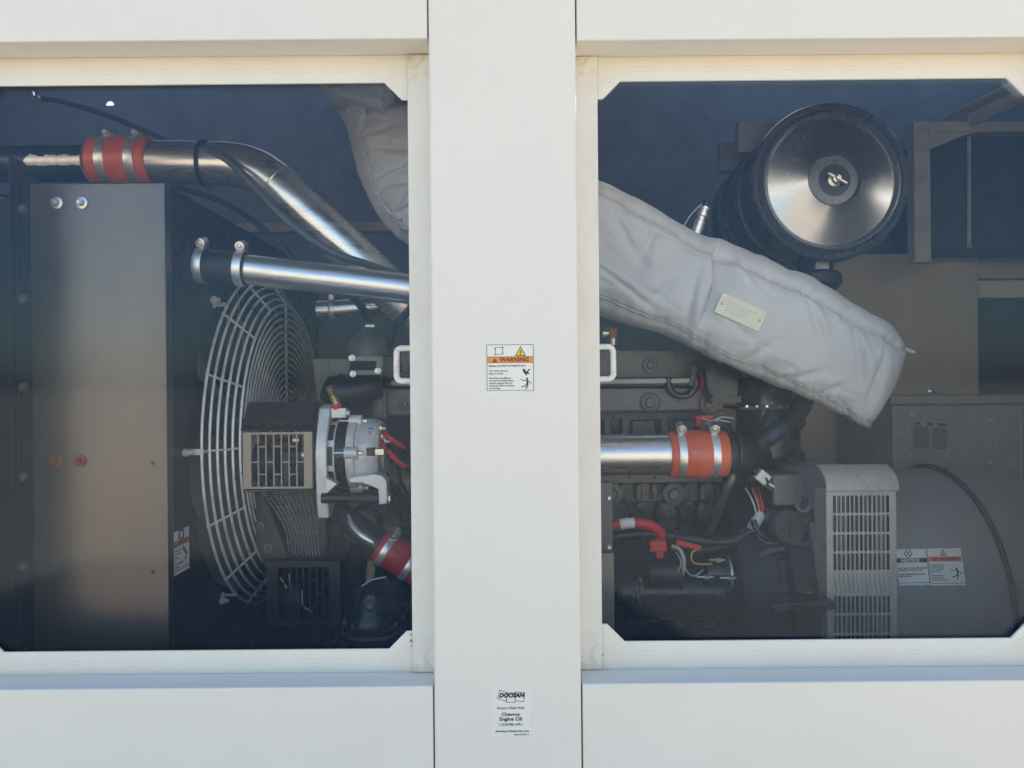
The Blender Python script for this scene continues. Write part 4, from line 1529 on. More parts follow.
# hoses by the housing
hs = thing('heater_hose', 'black rubber hose curving down from under the end of the long blanket', 'hose')
MB().tube(PT([(805, 370, 1.72), (806, 392, 1.71), (803, 406, 1.70), (792, 420, 1.69), (776, 431, 1.68), (764, 440, 1.68), (752, 458, 1.69), (740, 474, 1.72)]), .0195, 20, smooth=7).build('hose_body', rubber, hs)
MB().tube(PT([(783, 427, 1.684), (775, 432, 1.68), (766, 439, 1.679)]), .0208, 20, smooth=5).build('blue_sleeve', bluem, hs)
hs2 = MB().tube(PT([(772, 415, 1.70), (764, 432, 1.69), (752, 452, 1.685), (738, 470, 1.69), (728, 482, 1.72)]), .016, 18, smooth=6)
tag(hs2.build('heater_hose', rubber), 'straight black hose leaning past the bright orange sleeve towards the thermostat housing', 'hose')
m = MB()
m.tube(PT([(737, 466, 1.66), (729, 484, 1.66), (718, 510, 1.68), (706, 540, 1.72)]), .0115, 18, smooth=5)
tag(m.build('dipstick_tube', mat('dark_steel_tube', (.10, .10, .105), .28, .6, var=.2, scale=20)), 'glossy black dipstick tube slanting down below the bright orange sleeve', 'tube')

# wiring
lm = thing('wiring_loom', 'black corrugated wiring loom sweeping across the engine above the starter', 'wiring loom')


def loom(pts, r, parent, n=8):
    base, _ = catmull(PT(pts), r, n)
    # corrugations
    out = []
    for a, b in zip(base[:-1], base[1:]):
        k = max(1, int((b - a).length / .0024))
        for q in range(k):
            out.append(a.lerp(b, q / k))
    out.append(base[-1])
    rad = [r * (1.0 if i % 2 else .86) for i in range(len(out))]
    return MB().tube(out, rad, 12).build('corrugated_tube', loomm, parent, angle_=80)


loom([(596, 541, 1.66), (625, 535, 1.66), (655, 534, 1.66), (690, 539, 1.66), (725, 542, 1.66), (748, 533, 1.66), (758, 522, 1.67)], .0105, lm)
loom([(688, 551, 1.69), (712, 548, 1.68), (742, 541, 1.68), (760, 530, 1.68), (766, 514, 1.70), (762, 498, 1.72)], .0095, lm)
MB().cyl(P(752, 528, 1.648), P(761, 515, 1.668), .0125, 20).build('white_sleeve', whitepl, lm)
random.seed(11)
for k, (mt, dx) in enumerate(((yellw, 0), (redw, 2), (orange, 4), (rubber, -2), (whitepl, -4), (rubber, 6))):
    MB().tube(PT([(758 + dx * .4, 517, 1.668), (759 + dx, 508, 1.665), (756 + dx * 1.2, 498, 1.67), (752 + dx * 1.6, 488, 1.70)]), .0019, 6, smooth=5).build('wire', mt, lm)
cn = thing('plug_connector', 'white plug connector with a black end on the end of the wiring loom', 'connector')
m = MB()
m.bar(P(757, 473, 1.66), P(767, 481, 1.66), .022, .026)
m.build('white_shell', whitepl, cn, bevel=.002)
m = MB()
m.bar(P(767, 481, 1.66), P(777, 489, 1.66), .026, .030)
m.bar(P(766, 477.5, 1.645), P(769, 485, 1.645), .005, .004, material=None)
m.build('black_shell', blackm, cn, bevel=.002)
MB().bar(P(769, 483.5, 1.642), P(774, 487, 1.642), .004, .004).build('latch', whitepl, cn)
MB().tube(PT([(757, 473, 1.66), (750, 468, 1.67), (745, 478, 1.70), (750, 495, 1.72)]), .008, 10, smooth=5).build('lead', rubber, cn)

for (x, y, Y_), (ex, ey) in (((640, 534, 1.66), (1, .02)), ((676, 537, 1.66), (1, .1)), ((715, 542, 1.66), (1, -.02)), ((742, 537, 1.66), (1, -.5))):
    q = MB()
    q.lathe([(.0108, -.0022), (.0122, -.0022), (.0122, .0022), (.0108, .0022)], P(x, y, Y_), (ex, 0, -ey), 16, cap=False)
    q.box(P(x, y - 5, Y_ - .009) - V((.003, .002, .003)), P(x, y - 5, Y_ - .009) + V((.003, .003, .004)))
    q.build('loom_tie', rubber, lm)
rcb = thing('battery_cable', 'thick red battery cable with a white band arching over the black loom', 'cable')
MB().tube(PT([(594, 530, 1.655), (608, 526, 1.65), (627, 523, 1.645), (645, 524, 1.645), (657, 529, 1.65), (663, 537, 1.665)]), .0115, 16, smooth=7).build('red_sheath', redw, rcb)
MB().tube(PT([(620, 524.2, 1.6455), (628, 523, 1.645), (634, 523, 1.645)]), .0122, 16).build('white_band', whitepl, rcb)
m = MB()
m.lathe([(.016, 0), (.020, .004), (.020, .018), (.014, .024)], P(657, 537, 1.675), (0, -.2, -1), 20)
m.pbox(650, 541, 667, 552, 1.645, 1.675)
m.pbox(656, 551, 664, 559, 1.648, 1.672)
m.build('terminal_boot', redw, rcb, bevel=.005, seg=3)
m = MB().bar(P(676, 542, 1.645), P(701, 548, 1.645), .008, .012)
tag(m.build('fuse_link', redw, bevel=.002), 'flat red fuse strip lying just below the black loom', 'fuse link')
m = MB()
m.tube(PT([(698, 549, 1.645), (692, 553, 1.64), (692, 561, 1.64), (699, 564, 1.65), (712, 564, 1.66)]), .0022, 8, smooth=6, material=yellw)
tag(m.build('wire', yellw), 'short yellow wire looping down from the red fuse strip', 'wire')
m = MB()
m.tube(PT([(637, 580, 1.64), (640, 578, 1.63), (642, 586, 1.63), (640, 592, 1.63), (637, 588, 1.64), (637, 580, 1.64)]), .0022, 8, smooth=6)
m.tube(PT([(639, 592, 1.635), (638, 600, 1.64)]), .002, 6)
tag(m.build('wire', brass), 'loose copper coloured wire loop on the end of the starter motor', 'wire')
m = MB()
m.tube(PT([(676, 552, 1.66), (681, 562, 1.65), (678, 572, 1.65)]), .0016, 6, smooth=5)
m.tube(PT([(684, 556, 1.66), (686, 570, 1.65), (694, 576, 1.65), (703, 570, 1.66)]), .0016, 6, smooth=5)
m.tube(PT([(672, 546, 1.66), (680, 550, 1.65), (684, 562, 1.65), (682, 575, 1.66)]), .0045, 8, smooth=5)
tag(m.build('wire', angle), 'thin bare wires and a black lead dropping onto the starter solenoid', 'wire')

# starter
st = thing('starter_motor', 'black starter motor with a small solenoid lying low along the engine', 'starter motor')
YS_ = 1.74
m = MB()
m.lathe([(.040, 0), (.052, .006), (.056, .012), (.056, .06), (.058, .061), (.058, .30), (.053, .302), (.053, .36), (.045, .375)], P(606, 592, YS_), (1, 0, 0), 40)
m.build('motor_body', blackp, st)
m = MB()
m.lathe([(.028, 0), (.031, .004), (.031, .075), (.025, .078)], P(646, 573, YS_ - .06), (1, 0, 0), 32)
m.build('relay', blackm, st)
m = MB()
m.lathe([(.028, 0), (.030, .004), (.030, .040), (.036, .042), (.036, .050), (.026, .054), (.026, .09)], P(705, 573, YS_ - .05), (1, 0, 0), 32)
m.build('solenoid', blackp, st)
for x, y in ((716, 560), (704, 577), (727, 578)):
    q = MB()
    q.cyl(P(x, y, YS_ - .09), P(x + 6, y, YS_ - .09), .0052, 6)
    q.cyl(P(x - 7, y, YS_ - .09), P(x + 9, y, YS_ - .09), .0026, 8)
    q.build('terminal_stud', brass if x == 716 else boltm, st)
m = MB()
m.ring(P(728, 573, YS_ - .05), (1, 0, 0), .0345, .0035, 36, 8)
m.build('clamp_ring', steel, st)
m = MB()
m.pbox(744, 573, 768, 590, YS_ - .07, YS_)
m.build('nose_housing', engine, st, bevel=.006, seg=3)
m = MB()
shape_prism(m, [(662, 569), (671, 566), (674, 573), (684, 590), (664, 584)], YS_ - .065, YS_ - .04)
m.build('relay_bracket', blackm, st, bevel=.002)

# bracket strip at the left edge of the right window
jb = thing('junction_strip', 'narrow brown steel terminal strip beside the pillar edge', 'bracket')
m = MB()
m.pbox(586, 482, 613, 552, 1.60, 1.625)
m.build('terminal_cover', manif, jb, bevel=.003)
MB().pbox(586, 553, 614, 660, 1.61, 1.625).build('steel_strip', guardm, jb, bevel=.002)
for y in (498, 547):
    q = MB()
    q.lathe([(.0052, 0), (.0052, .003), (.003, .005)], P(609, y, 1.5996), (0, -1, 0), 12)
    q.build('screw', steel, jb)
fb = MB()
fb.cyl(P(602, 333, 1.72), P(610, 333, 1.72), .012, 12)
fb.pbox(610, 328, 617, 338, 1.70, 1.73, rustb)
fb.cyl(P(613, 338, 1.715), P(613, 345, 1.715), .009, 12)
tag(fb.build('fuel_union', boltm), 'small rusty brass union under the long blanket by the pillar', 'pipe fitting')

# flywheel housing area between engine and generator
fh = thing('flywheel_housing', 'black flywheel housing with a round inspection cap beside the grey perforated vent', 'flywheel housing')
gx = lambda px, Y: P(px, 590, Y).x
AX = P(512, 590, 1.90).z - .009
GC = V((0, 1.90, AX))
m = MB()
m.lathe([(.30, .50), (.315, .52), (.315, .59), (.335, .60), (.335, .650)], GC, (1, 0, 0), 72)
m.build('bell', mat('bell_black', (.013, .014, .016), .6, var=.3, scale=20, spec=.3, bump=.08, bscale=40, dirt=(.05, .045, .04), dscale=9, damt=.4), fh)
m = MB()
m.pbox(773, 474, 806, 506, 1.64, 1.70)
m.cyl(P(797, 484, 1.6395), P(797, 484, 1.65), .0055, 10, rustb)
m.build('cover_plate', manif, fh, bevel=.004)
m = MB()
ca = V((.25, -1, .35)).normalized()
cc_ = P(788, 527, 1.60)
m.lathe([(.036, -.02), (.036, 0), (.037, .004), (.034, .008), (.010, .009)], cc_, ca, 36)
e1_, e2_ = frame(ca)
m.bar(cc_ + ca * .0095 - e2_ * .028 + e1_ * .006, cc_ + ca * .0095 + e2_ * .028 - e1_ * .006, .0035, .003, up=ca)
m.bar(cc_ + ca * .0093 + e2_ * .006 - e1_ * .028, cc_ + ca * .0093 - e2_ * .004 + e1_ * .028, .003, .003, up=ca)
m.build('inspection_cap', mat('brown_black_paint', (.045, .038, .032), .4, var=.3, scale=30, bump=.2), fh)
m = MB()
m.tube(PT([(753, 520, 1.63), (760, 534, 1.625), (778, 542, 1.625), (805, 542, 1.625), (822, 542, 1.63)]), .007, 10, smooth=6)
m.pbox(768, 510, 818, 540, 1.635, 1.66)
m.build('cap_tray', engine, fh, bevel=.002)
MB().tube(PT([(757, 535, 1.618), (766, 542.5, 1.615), (790, 544, 1.615), (822, 544, 1.618)]), .0022, 8, smooth=6).build('tray_edge_highlight', manif, fh)  # lighter strip drawn as the highlight along the tray edge
m = MB()
m.cyl(P(803, 505, 1.63), P(803, 505, 1.66), .016, 20)
hexbolt(m, P(803, 503, 1.63), (0, -1, 0), .008, .012)
m.build('housing_bolt', engine, fh)
m = MB()
m.ring(P(780, 580, 1.64), (0, 1, 0), .07, .016, 48, 12, a0=radians(-100), a1=radians(100))
m.build('arch_rib', blackm, fh)
ft = thing('engine_mount', 'black steel engine mounting foot with a rusty patch in front of the grey vent', 'engine mount')
m = MB()
m.hexa([P(772, 613, 1.49), P(835, 610, 1.49), P(818, 602, 1.66), P(766, 604, 1.66), P(772, 604, 1.49), P(835, 602, 1.49), P(818, 585, 1.66), P(766, 587, 1.66)])
m.build('foot_plate', engine, ft, bevel=.003)
m = MB()
m.pbox(780, 560, 786, 600, 1.60, 1.66)
m.build('web', blackm, ft, bevel=.002)
m = MB()
o = P(806, 594, 1.57)
m.lathe([(.016, 0), (.015, .002), (.002, .0025)], o + V((0, 0, .006)), (0, 0, 1), 18)
m.build('rust_patch', rustb, ft)

# ================================================================== GENERATOR END
ge = thing('generator_end', 'grey round generator body with a slotted vent and terminal box right of the engine', 'generator')
m = MB()
m.lathe([(.25, .652), (.345, .652), (.349, .655), (.349, .668), (.345, .671), (.343, .80), (.338, .812), (.312, .815)], GC, (1, 0, 0), 96)
m.build('adapter_ring', gengrey, ge)
m = MB()
m.lathe([(.31, .815), (.31, 1.094)], GC, (1, 0, 0), 96)
m.build('barrel', gengrey, ge)
m = MB()
m.ring(GC + V((1.072, 0, 0)), (1, 0, 0), .3155, .0062, 96, 10)
m.build('end_band', rubber, ge)
m = MB()
m.lathe([(.305, 1.094), (.300, 1.25), (.26, 1.32)], GC, (1, 0, 0), 72)
m.build('end_bell', gengrey, ge)
# vent screen in front with its hooded top
YV = 1.535
a, b = P(828, 700, YV), P(896, 489, YV)
m = MB()
fr = (V((a.x, YV, a.z)), FX, FZ, V((0, 1, 0)))
w, h = b.x - a.x, b.z - a.z
holes = []
pxs = w / 68.0
ncol = 13
rows = [(495.2, 513.2), (514.8, 532.4), (534, 551.4), (553, 570.4), (595.6, 613.4), (615, 633.4), (635, 653), (655, 673)]
for (ya, yb) in rows:
    za, zb_ = P(862, yb, YV).z - a.z, P(862, ya, YV).z - a.z
    for k in range(ncol):
        x0 = (6.4 + k * 4.32) * pxs
        x1 = x0 + 3.1 * pxs
        r_ = (x1 - x0) / 2
        pts = []
        for q in range(5):
            an = pi + pi * q / 4
            pts.append((x0 + r_ + r_ * cos(an), za + r_ + r_ * sin(an)))
        for q in range(5):
            an = pi * q / 4
            pts.append((x0 + r_ + r_ * cos(an), zb_ - r_ + r_ * sin(an)))
        holes.append(pts)
m.prism([(0, 0), (w, 0), (w, h), (0, h)], holes, fr, 0, .002)
m.build('vent_screen', ventgrey, ge)
m = MB()
for k in range(ncol):
    x0 = a.x + (7.3 + k * 4.32) * pxs
    m.tube([V((x0, YV - .001, P(862, 572.5, YV).z)), V((x0 + .002, YV - .003, P(862, 584, YV).z)), V((x0 + .005, YV - .001, P(862, 594, YV).z))], .0013, 6, smooth=3)
m.build('louver_ridges', ventgrey, ge)
m = MB()
m.box((a.x, YV + .0022, a.z), (a.x + .0025, YV + .06, b.z))
m.box((b.x - .0025, YV + .0022, a.z), (b.x, YV + .06, b.z))
m.build('screen_return', ventgrey, ge)
# hood: a strip of sheet bent over the adapter above the screen
m = MB()
prof = []
for q in range(9):
    an = radians(180 - 55 * q / 8)
    prof.append((1.90 + (.343 + .013) * cos(radians(180 - (20 + 24 * q / 8))), AX + (.343 + .013) * sin(radians(20 + 24 * q / 8))))
z_h = P(862, 490, YV).z
prof = [(YV - .004, z_h), (YV - .003, z_h + .012), (YV + .004, z_h + .026), (YV + .020, z_h + .038), (YV + .045, z_h + .048)]
vs = []
for y, z in prof:
    for x in (a.x - .001, b.x + .004):
        vs.append((x, y, z))
for y, z in prof:
    for x in (a.x - .001, b.x + .004):
        vs.append((x, y + .002, z - .003))
k = len(prof)
fs = [(2 * i, 2 * i + 1, 2 * i + 3, 2 * i + 2) for i in range(k - 1)] + [(2 * k + 2 * i, 2 * k + 2 * i + 2, 2 * k + 2 * i + 3, 2 * k + 2 * i + 1) for i in range(k - 1)]
fs += [(0, 2 * k, 2 * k + 1, 1), (2 * k - 2, 2 * k - 1, 4 * k - 1, 4 * k - 2)]
for i in range(k - 1):
    fs += [(2 * i, 2 * i + 2, 2 * k + 2 * i + 2, 2 * k + 2 * i), (2 * i + 1, 2 * k + 2 * i + 1, 2 * k + 2 * i + 3, 2 * i + 3)]
m.add(vs, fs)
m.cyl(P(859, 479, YV - .002), P(859, 477, YV + .02), .006, 12)
m.build('vent_hood', ventgrey, ge)
# things glimpsed inside the vent
m = MB()
random.seed(21)
for k in range(10):
    x = a.x + .012 + k * .0135
    m.box((x, YV + .012, a.z), (x + random.uniform(.004, .009), YV + .018, b.z - .01), random.choice((blackm, studm, blackm, engine, rubber)))
m.build('fan_vanes', blackm, ge)
m = MB()
m.lathe([(.035, 0), (.035, .012), (.026, .03), (.012, .035)], GC + V((.70, -.03, .338)), (0, 0, 1), 24)
m.build('lifting_boss', blackm, ge)
# terminal box
tb_ = MB()
YT = 1.99
x0, x1 = P(893, 440, YT).x, P(893, 440, YT).x + .52
zt0, zt1 = P(960, 500, YT).z, P(960, 404, YT).z
tb_.box((x0, YT, zt0), (x1, YT + .32, zt1))
tbo = tb_.build('terminal_box', gengrey, ge, bevel=.004)
MB().box((x0 - .008, YT - .010, zt1 + .0005), (x1 + .01, YT + .33, P(960, 396, YT).z)).build('lid', gengrey, tbo, bevel=.003)
m = MB()
zz0, zz1 = zt0 + .004, zt1 - .006
m.box((P(993.5, 440, YT).x, YT - .0025, zz0), (P(994.5, 440, YT).x, YT - .0003, zz1))
m.box((P(1019.5, 440, YT).x, YT - .0025, zz0), (P(1021, 440, YT).x, YT - .0003, zz1))
m.build('panel_joint', ventgrey, tbo)
q = MB()
for x, y in ((990, 421), (990, 462), (1016, 400)):
    q.lathe([(.005, 0), (.005, .002), (.003, .004)], P(x, y, YT - .0003), (0, -1, 0), 12)
q.build('box_screws', boltm, tbo)
# data plate
o = P(930.5, 436, YT - .0008)
pf = (o, V((1, 0, -.07)).normalized(), V((.02, 0, 1)).normalized(), FN)
w, h = S(19.5, YT), S(15.5, YT)
m = MB()
m.prism([(-w, -h), (w, -h), (w, h), (-w, h)], None, pf, 0, .0014, platem)
for cx_ in (-.49, .46):
    m.prism([((cx_ - .38) * w, -h * .82), ((cx_ + .38) * w, -h * .82), ((cx_ + .38) * w, h * .56), ((cx_ - .38) * w, h * .56)], None, pf, .0014, .0017, plated)
random.seed(4)
for cx_ in (-.49, .46):
    for yy in [h * (.40 - .17 * q) for q in range(7)]:
        x = (cx_ - .33) * w
        while x < (cx_ + .28) * w:
            l_ = random.uniform(.002, .006)
            poly(m, pf, [(x, yy), (x + l_, yy), (x + l_, yy + .0018), (x, yy + .0018)], .0021, platem)
            x += l_ + random.uniform(.0015, .005)
for x_, wd_ in ((-.68, .22), (-.06, .34), (.58, .46)):
    poly(m, pf, [((x_ - wd_ / 2) * w, h * .68), ((x_ + wd_ / 2) * w, h * .68), ((x_ + wd_ / 2) * w, h * .86), ((x_ - wd_ / 2) * w, h * .86)], .0018, inkn)
m.build('data_plate', platem, tbo)
q = MB()
for x, y in ((912, 416), (947, 419), (912, 455), (947, 458)):
    q.lathe([(.004, 0), (.004, .002), (.002, .003)], P(x, y, YT - .0003), (0, -1, 0), 10)
q.build('plate_rivets', boltm, tbo)

# ================================================================== AIR CLEANER
rimm = mat('dark_blue_grey_paint', (.12, .13, .15), .28, .35, var=.1, scale=12, rvar=.06)
ac = thing('air_cleaner', 'big black round air cleaner canister facing out above the long blanket', 'air cleaner')
YK = 1.76
kc = P(832, 181, YK)
KR = S(79.5, YK)
m = MB()
# lid: rolled rims, a shallow dished cone and a sunken centre
m.lathe([(KR * .985, .05), (KR, .045), (KR, .012), (KR * .985, .002), (KR * .955, -.002), (KR * .93, .004), (KR * .905, .012), (KR * .885, .004), (KR * .86, -.004), (KR * .835, -.0045), (KR * .80, .006)], kc, (0, 1, 0), 96, cap=False)
m.lathe([(KR * .34, -.0205), (KR * .325, -.0215), (KR * .315, -.017), (KR * .305, -.008), (KR * .08, -.008), (.004, -.008)], kc, (0, 1, 0), 96, cap=False)
m.build('lid', rimm, ac, angle_=50)
m = MB()
dish = [(KR * .80, .006)]
zz = .006
for q in range(1, 13):
    t = q / 12
    sl_ = math.tan(radians(8 + 15 * t ** 1.4))
    zz -= KR * .46 / 12 * sl_
    dish.append((KR * (.80 - .46 * t), zz))
m.lathe(dish, kc, (0, 1, 0), 96, cap=False)
m.build('lid_dish', mat('lid_paint', (.46, .465, .48), .25, .93, var=.12, scale=9, rvar=.05, bump=.02, bscale=140), ac, angle_=70)
m = MB()
m.lathe([(KR * .955, .05), (KR * .955, .40), (KR * .9, .42)], kc, (0, 1, 0), 72)
m.build('canister', rimm, ac)
for t in (.13, .30):
    q = MB()
    q.lathe([(KR * .957, t), (KR * .985, t), (KR * .985, t + .028), (KR * .957, t + .028)], kc, (0, 1, 0), 72, cap=False)
    p = kc + V((-KR * .80, t, KR * .75))
    q.build('mounting_band', rimm, ac, bevel=.002)
    MB().box(p + V((-.03, 0, -.03)), p + V((.07, .028, .05))).build('mounting_foot', lining, ac, bevel=.003)
wn = MB()
wc = kc + V((S(1, YK), -.008, 0))
wn.lathe([(.016, 0), (.016, -.003), (.010, -.005), (.010, -.016), (.0065, -.018)], wc, (0, 1, 0), 20)
wn.cyl(wc + V((0, -.016, 0)), wc + V((0, -.026, 0)), .0055, 10)
wn.bar(wc + V((-.022, -.012, .012)), wc + V((.022, -.012, -.012)), .004, .012, up=(0, 1, 0))
wn.build('wing_nut', boltm, ac)
m = MB()
m.lathe([(KR * .20, 0), (KR * .20, -.0012), (KR * .06, -.0016)], wc + V((0, .0002, 0)), (0, 1, 0), 32)
m.build('centre_washer', blackm, ac)
m = MB()
bc = kc + V((0, .09, -KR * .93))
m.cyl(bc + V((-.005, 0, .02)), bc + V((-.005, 0, -.035)), .042, 28)
m.lathe([(.052, -.028), (.062, -.036), (.062, -.058), (.050, -.072), (.02, -.078)], bc + V((-.005, 0, 0)), (0, 0, 1), 28)
m.build('dust_valve', rubber, ac)
MB().box(bc + V((-.022, -.046, -.026)), bc + V((.010, -.0425, .000))).build('valve_clip', boltm, ac)

sn = thing('sensor_probe', 'short bright sensor with a dark cap poking up behind the long blanket', 'sensor')
p0, p1 = P(694, 240, 1.72), P(706, 204, 1.72)
dv = (p1 - p0).normalized()
m = MB()
m.lathe([(.012, 0), (.012, .045), (.0095, .047), (.0095, .056), (.012, .058), (.012, .066), (.0095, .068), (.0095, .073), (.011, .074), (.011, .080), (.009, .081)], p0, dv, 18)
m.build('barrel', steel, sn)
m = MB()
m.lathe([(.009, .081), (.0095, .083), (.0085, .094), (.005, .097)], p0, dv, 16)
m.build('cap', rubber, sn)
MB().tube([p0 + dv * .092, p0 + dv * .092 + V((-.012, 0, -.004)), P(690, 216, 1.72), P(684, 226, 1.72)], .0012, 6, smooth=4).build('lead', wirem, sn)

# ================================================================== BACK RIGHT
YW = 2.38
bk = thing('bulkhead_panel', 'plain tan brown steel bulkhead sheet behind the generator', 'panel')
MB().pbox(700, 253, 978, 520, YW, YW + .012).build('sheet', tan, bk, bevel=.003)
MB().lathe([(.012, 0), (.012, .01), (.006, .014)], P(930, 392, YW), (0, -1, 0), 12).build('sheet_bolt', boltm, bk)
cbx = thing('rear_door_frame', 'pale cream rail above a dark opening at the rear of the enclosure', 'frame')
MB().pbox(976, 253, 1130, 278.5, YW + .02, YW + .06).build('upper_rail', tan, cbx, bevel=.003)
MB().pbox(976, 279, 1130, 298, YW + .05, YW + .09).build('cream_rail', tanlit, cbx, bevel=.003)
MB().pbox(976, 299, 1130, 470, YW + .08, YW + .10).build('opening_dark_sheet', darkin, cbx)  # sheet coloured dark to stand in for the shaded rear opening
fr_o = thing('angle_iron_frame', 'welded grey angle iron frame with a corner gusset and diagonal brace at upper right', 'frame')
YX = 2.20
m = MB()
m.pbox(915, 122, 928, 262, YX, YX + .008)
m.pbox(915, 121.5, 930, 262, YX + .0085, YX + .05)
m.build('upright', angle, fr_o, bevel=.001)
m = MB()
m.pbox(928.3, 120, 1130, 132, YX, YX + .05)
m.build('top_rail', angle, fr_o, bevel=.002)
m = MB()
shape_prism(m, [(928, 132.3), (977, 132.3), (965, 135), (928, 150)], YX + .002, YX + .01)
m.build('gusset', angle, fr_o, bevel=.001)
m = MB()
m.bar(P(946, 120, YX + .02), P(1030, 78, YX - .35), .05, .006, up=(0, -.3, 1))
m.bar(P(968, 120, YX + .02), P(1040, 86, YX - .35), .006, .05, up=(0, -.3, 1))
m.build('brace', angle, fr_o)
cx_ = thing('control_cabinet', 'dark blue black cabinet hung inside the angle iron frame', 'cabinet')
MB().pbox(931, 133, 1130, 251, YX + .055, YX + .30).build('cabinet_body', darkin, cx_, bevel=.004)
MB().tube([P(969, 133, YX + .045), P(969, 246, YX + .045)], .0055, 10).build('hinge_rod', angle, cx_)
MB().lathe([(.006, 0), (.008, .006), (.003, .012)], P(969, 248, YX + .045), (0, -.5, 1), 10).build('hinge_nut', steel, cx_)

# ================================================================== STICKERS
def dec_frame(px, py, Y, d=.0006):
    return (P(px, py, Y) + V((0, -d, 0)), FX, FZ, FN)


def tri_warn(mb, fr, cx, cy, s, d, edge=inkb, fill=inky):
    h = s * .9
    o_ = [(cx - s / 2, cy - h / 2), (cx + s / 2, cy - h / 2), (cx, cy + h / 2)]
    i_ = [(cx - s / 2 * .78, cy - h / 2 * .84), (cx + s / 2 * .78, cy - h / 2 * .84), (cx, cy + h / 2 * .74)]
    poly(mb, fr, o_, d, edge)
    poly(mb, fr, i_, d + .0002, fill)


def bolt_sign(mb, fr, cx, cy, s, d):
    pts = [(.10, .30), (-.10, -.02), (.02, -.02), (-.05, -.26), (-.12, -.20), (-.04, -.36), (.08, -.22), (.01, -.24), (.13, .05), (.01, .05), (.17, .30)]
    poly(mb, fr, [(cx + x * s, cy + y * s) for x, y in pts], d, inkb)


def falling_man(mb, fr, cx, cy, s, d, m=None):
    m = m or inkb
    circ = [(cx + .02 * s + .10 * s * cos(2 * pi * k / 10), cy + .36 * s + .10 * s * sin(2 * pi * k / 10)) for k in range(10)]
    poly(mb, fr, circ, d, m)
    poly(mb, fr, [(cx - .02 * s, cy + .25 * s), (cx + .10 * s, cy + .24 * s), (cx + .14 * s, cy - .02 * s), (cx + .00 * s, cy - .06 * s)], d + .0001, m)
    line2(mb, fr, [(cx, cy + .22 * s), (cx - .25 * s, cy + .20 * s), (cx - .52 * s, cy + .32 * s)], .06 * s, d, m)
    line2(mb, fr, [(cx + .09 * s, cy + .22 * s), (cx + .26 * s, cy + .06 * s), (cx + .40 * s, cy - .08 * s)], .06 * s, d, m)
    line2(mb, fr, [(cx + .03 * s, cy - .04 * s), (cx - .10 * s, cy - .26 * s), (cx - .42 * s, cy - .36 * s)], .085 * s, d + .0001, m)
    line2(mb, fr, [(cx + .10 * s, cy - .04 * s), (cx + .06 * s, cy - .30 * s), (cx - .08 * s, cy - .52 * s)], .085 * s, d + .0003, m)


def hand_sign(mb, fr, cx, cy, s, d):
    poly(mb, fr, [(cx - .38 * s, cy + .40 * s), (cx - .12 * s, cy + .36 * s), (cx + .02 * s, cy + .05 * s), (cx + .40 * s, cy + .42 * s), (cx + .46 * s, cy + .34 * s), (cx + .18 * s, cy - .02 * s),
                      (cx + .40 * s, cy - .10 * s), (cx + .36 * s, cy - .20 * s), (cx + .10 * s, cy - .16 * s), (cx + .04 * s, cy - .40 * s), (cx - .06 * s, cy - .38 * s), (cx - .08 * s, cy - .18 * s), (cx - .30 * s, cy - .02 * s)], d, inkb)


YPF = YF - .002
# --- pillar warning sticker
w1 = thing('warning_sticker', 'white and orange WARNING sticker high on the white pillar between the windows', 'sticker', 'safety stickers')
f1 = dec_frame(510.2, 367.6, YPF)
W, H = S(46.4, YPF), S(45.6, YPF)
hw, hh = W / 2, H / 2
u1 = W / 100.0
bx = MB().prism([(-hw - .001, -hh - .0048), (hw + .001, -hh - .0048), (hw + .001, hh + .001), (-hw - .001, hh + .001)], None, f1, -.0004, 0).build('backing', decalw, w1)
m = MB()
line2(m, f1, [(-hw, -hh), (hw, -hh), (hw, hh), (-hw, hh)], u1 * 1.0, .0002, inkb, closed=True)
m.build('border', inkb, w1)
yt0, yt1 = hh - H * .392, hh - H * .262
m = MB()
poly(m, f1, [(-hw + u1, yt0), (hw - u1, yt0), (hw - u1, yt1), (-hw + u1, yt1)], .0003, inko)
line2(m, f1, [(-hw, yt0), (hw, yt0)], u1 * .8, .0005, inkb)
line2(m, f1, [(-hw, yt1), (hw, yt1)], u1 * .8, .0005, inkb)
m.build('header_band', inko, w1)
m = MB()
put_text(m, f1, 'WARNING', -u1 * 22, yt0 + u1 * 2.4, u1 * 12.4, .0008, inkb, bold=u1 * .18, fit=u1 * 62)
tri_warn(m, f1, -u1 * 33, (yt0 + yt1) / 2 - u1 * .4, u1 * 10.5, .0006, inkb, inkb)
put_text(m, f1, '!', -u1 * 33, yt0 + u1 * 2.4, u1 * 8.5, .0011, inko, 'CENTER', bold=u1 * .3)
tx = -hw + u1 * 4
put_text(m, f1, 'Machine can START AUTOMATICALLY.', tx, hh - u1 * 47.0, u1 * 5.3, .0004, inkb, bold=u1 * .12, fit=u1 * 80)
for k, (s_, wd_) in enumerate((('Can cause serious', 40), ('injury or death.', 31))):
    put_text(m, f1, s_, tx, hh - u1 * (57.5 + 6.0 * k), u1 * 5.0, .0004, inkb, bold=u1 * .10, fit=u1 * wd_)
for k, (s_, wd_) in enumerate((('Read Operating Manual', 46), ('and Important Safety Notes,', 54), ('machine supplied with this', 50), ('equipment before operating', 54), ('or servicing.', 24))):
    put_text(m, f1, s_, tx, hh - u1 * (73.2 + 5.4 * k), u1 * 4.9, .0004, inkb, bold=u1 * .08, fit=u1 * wd_)
put_text(m, f1, '46552 REV A', hw - u1 * 20, -hh - u1 * 4.8, u1 * 4, .0003, decalg, fit=u1 * 20)
m.build('lettering', inkb, w1)
m = MB()
yc_ = hh - H * .135
tri_warn(m, f1, u1 * 22.5, yc_ - u1 * .5, u1 * 24, .0003)
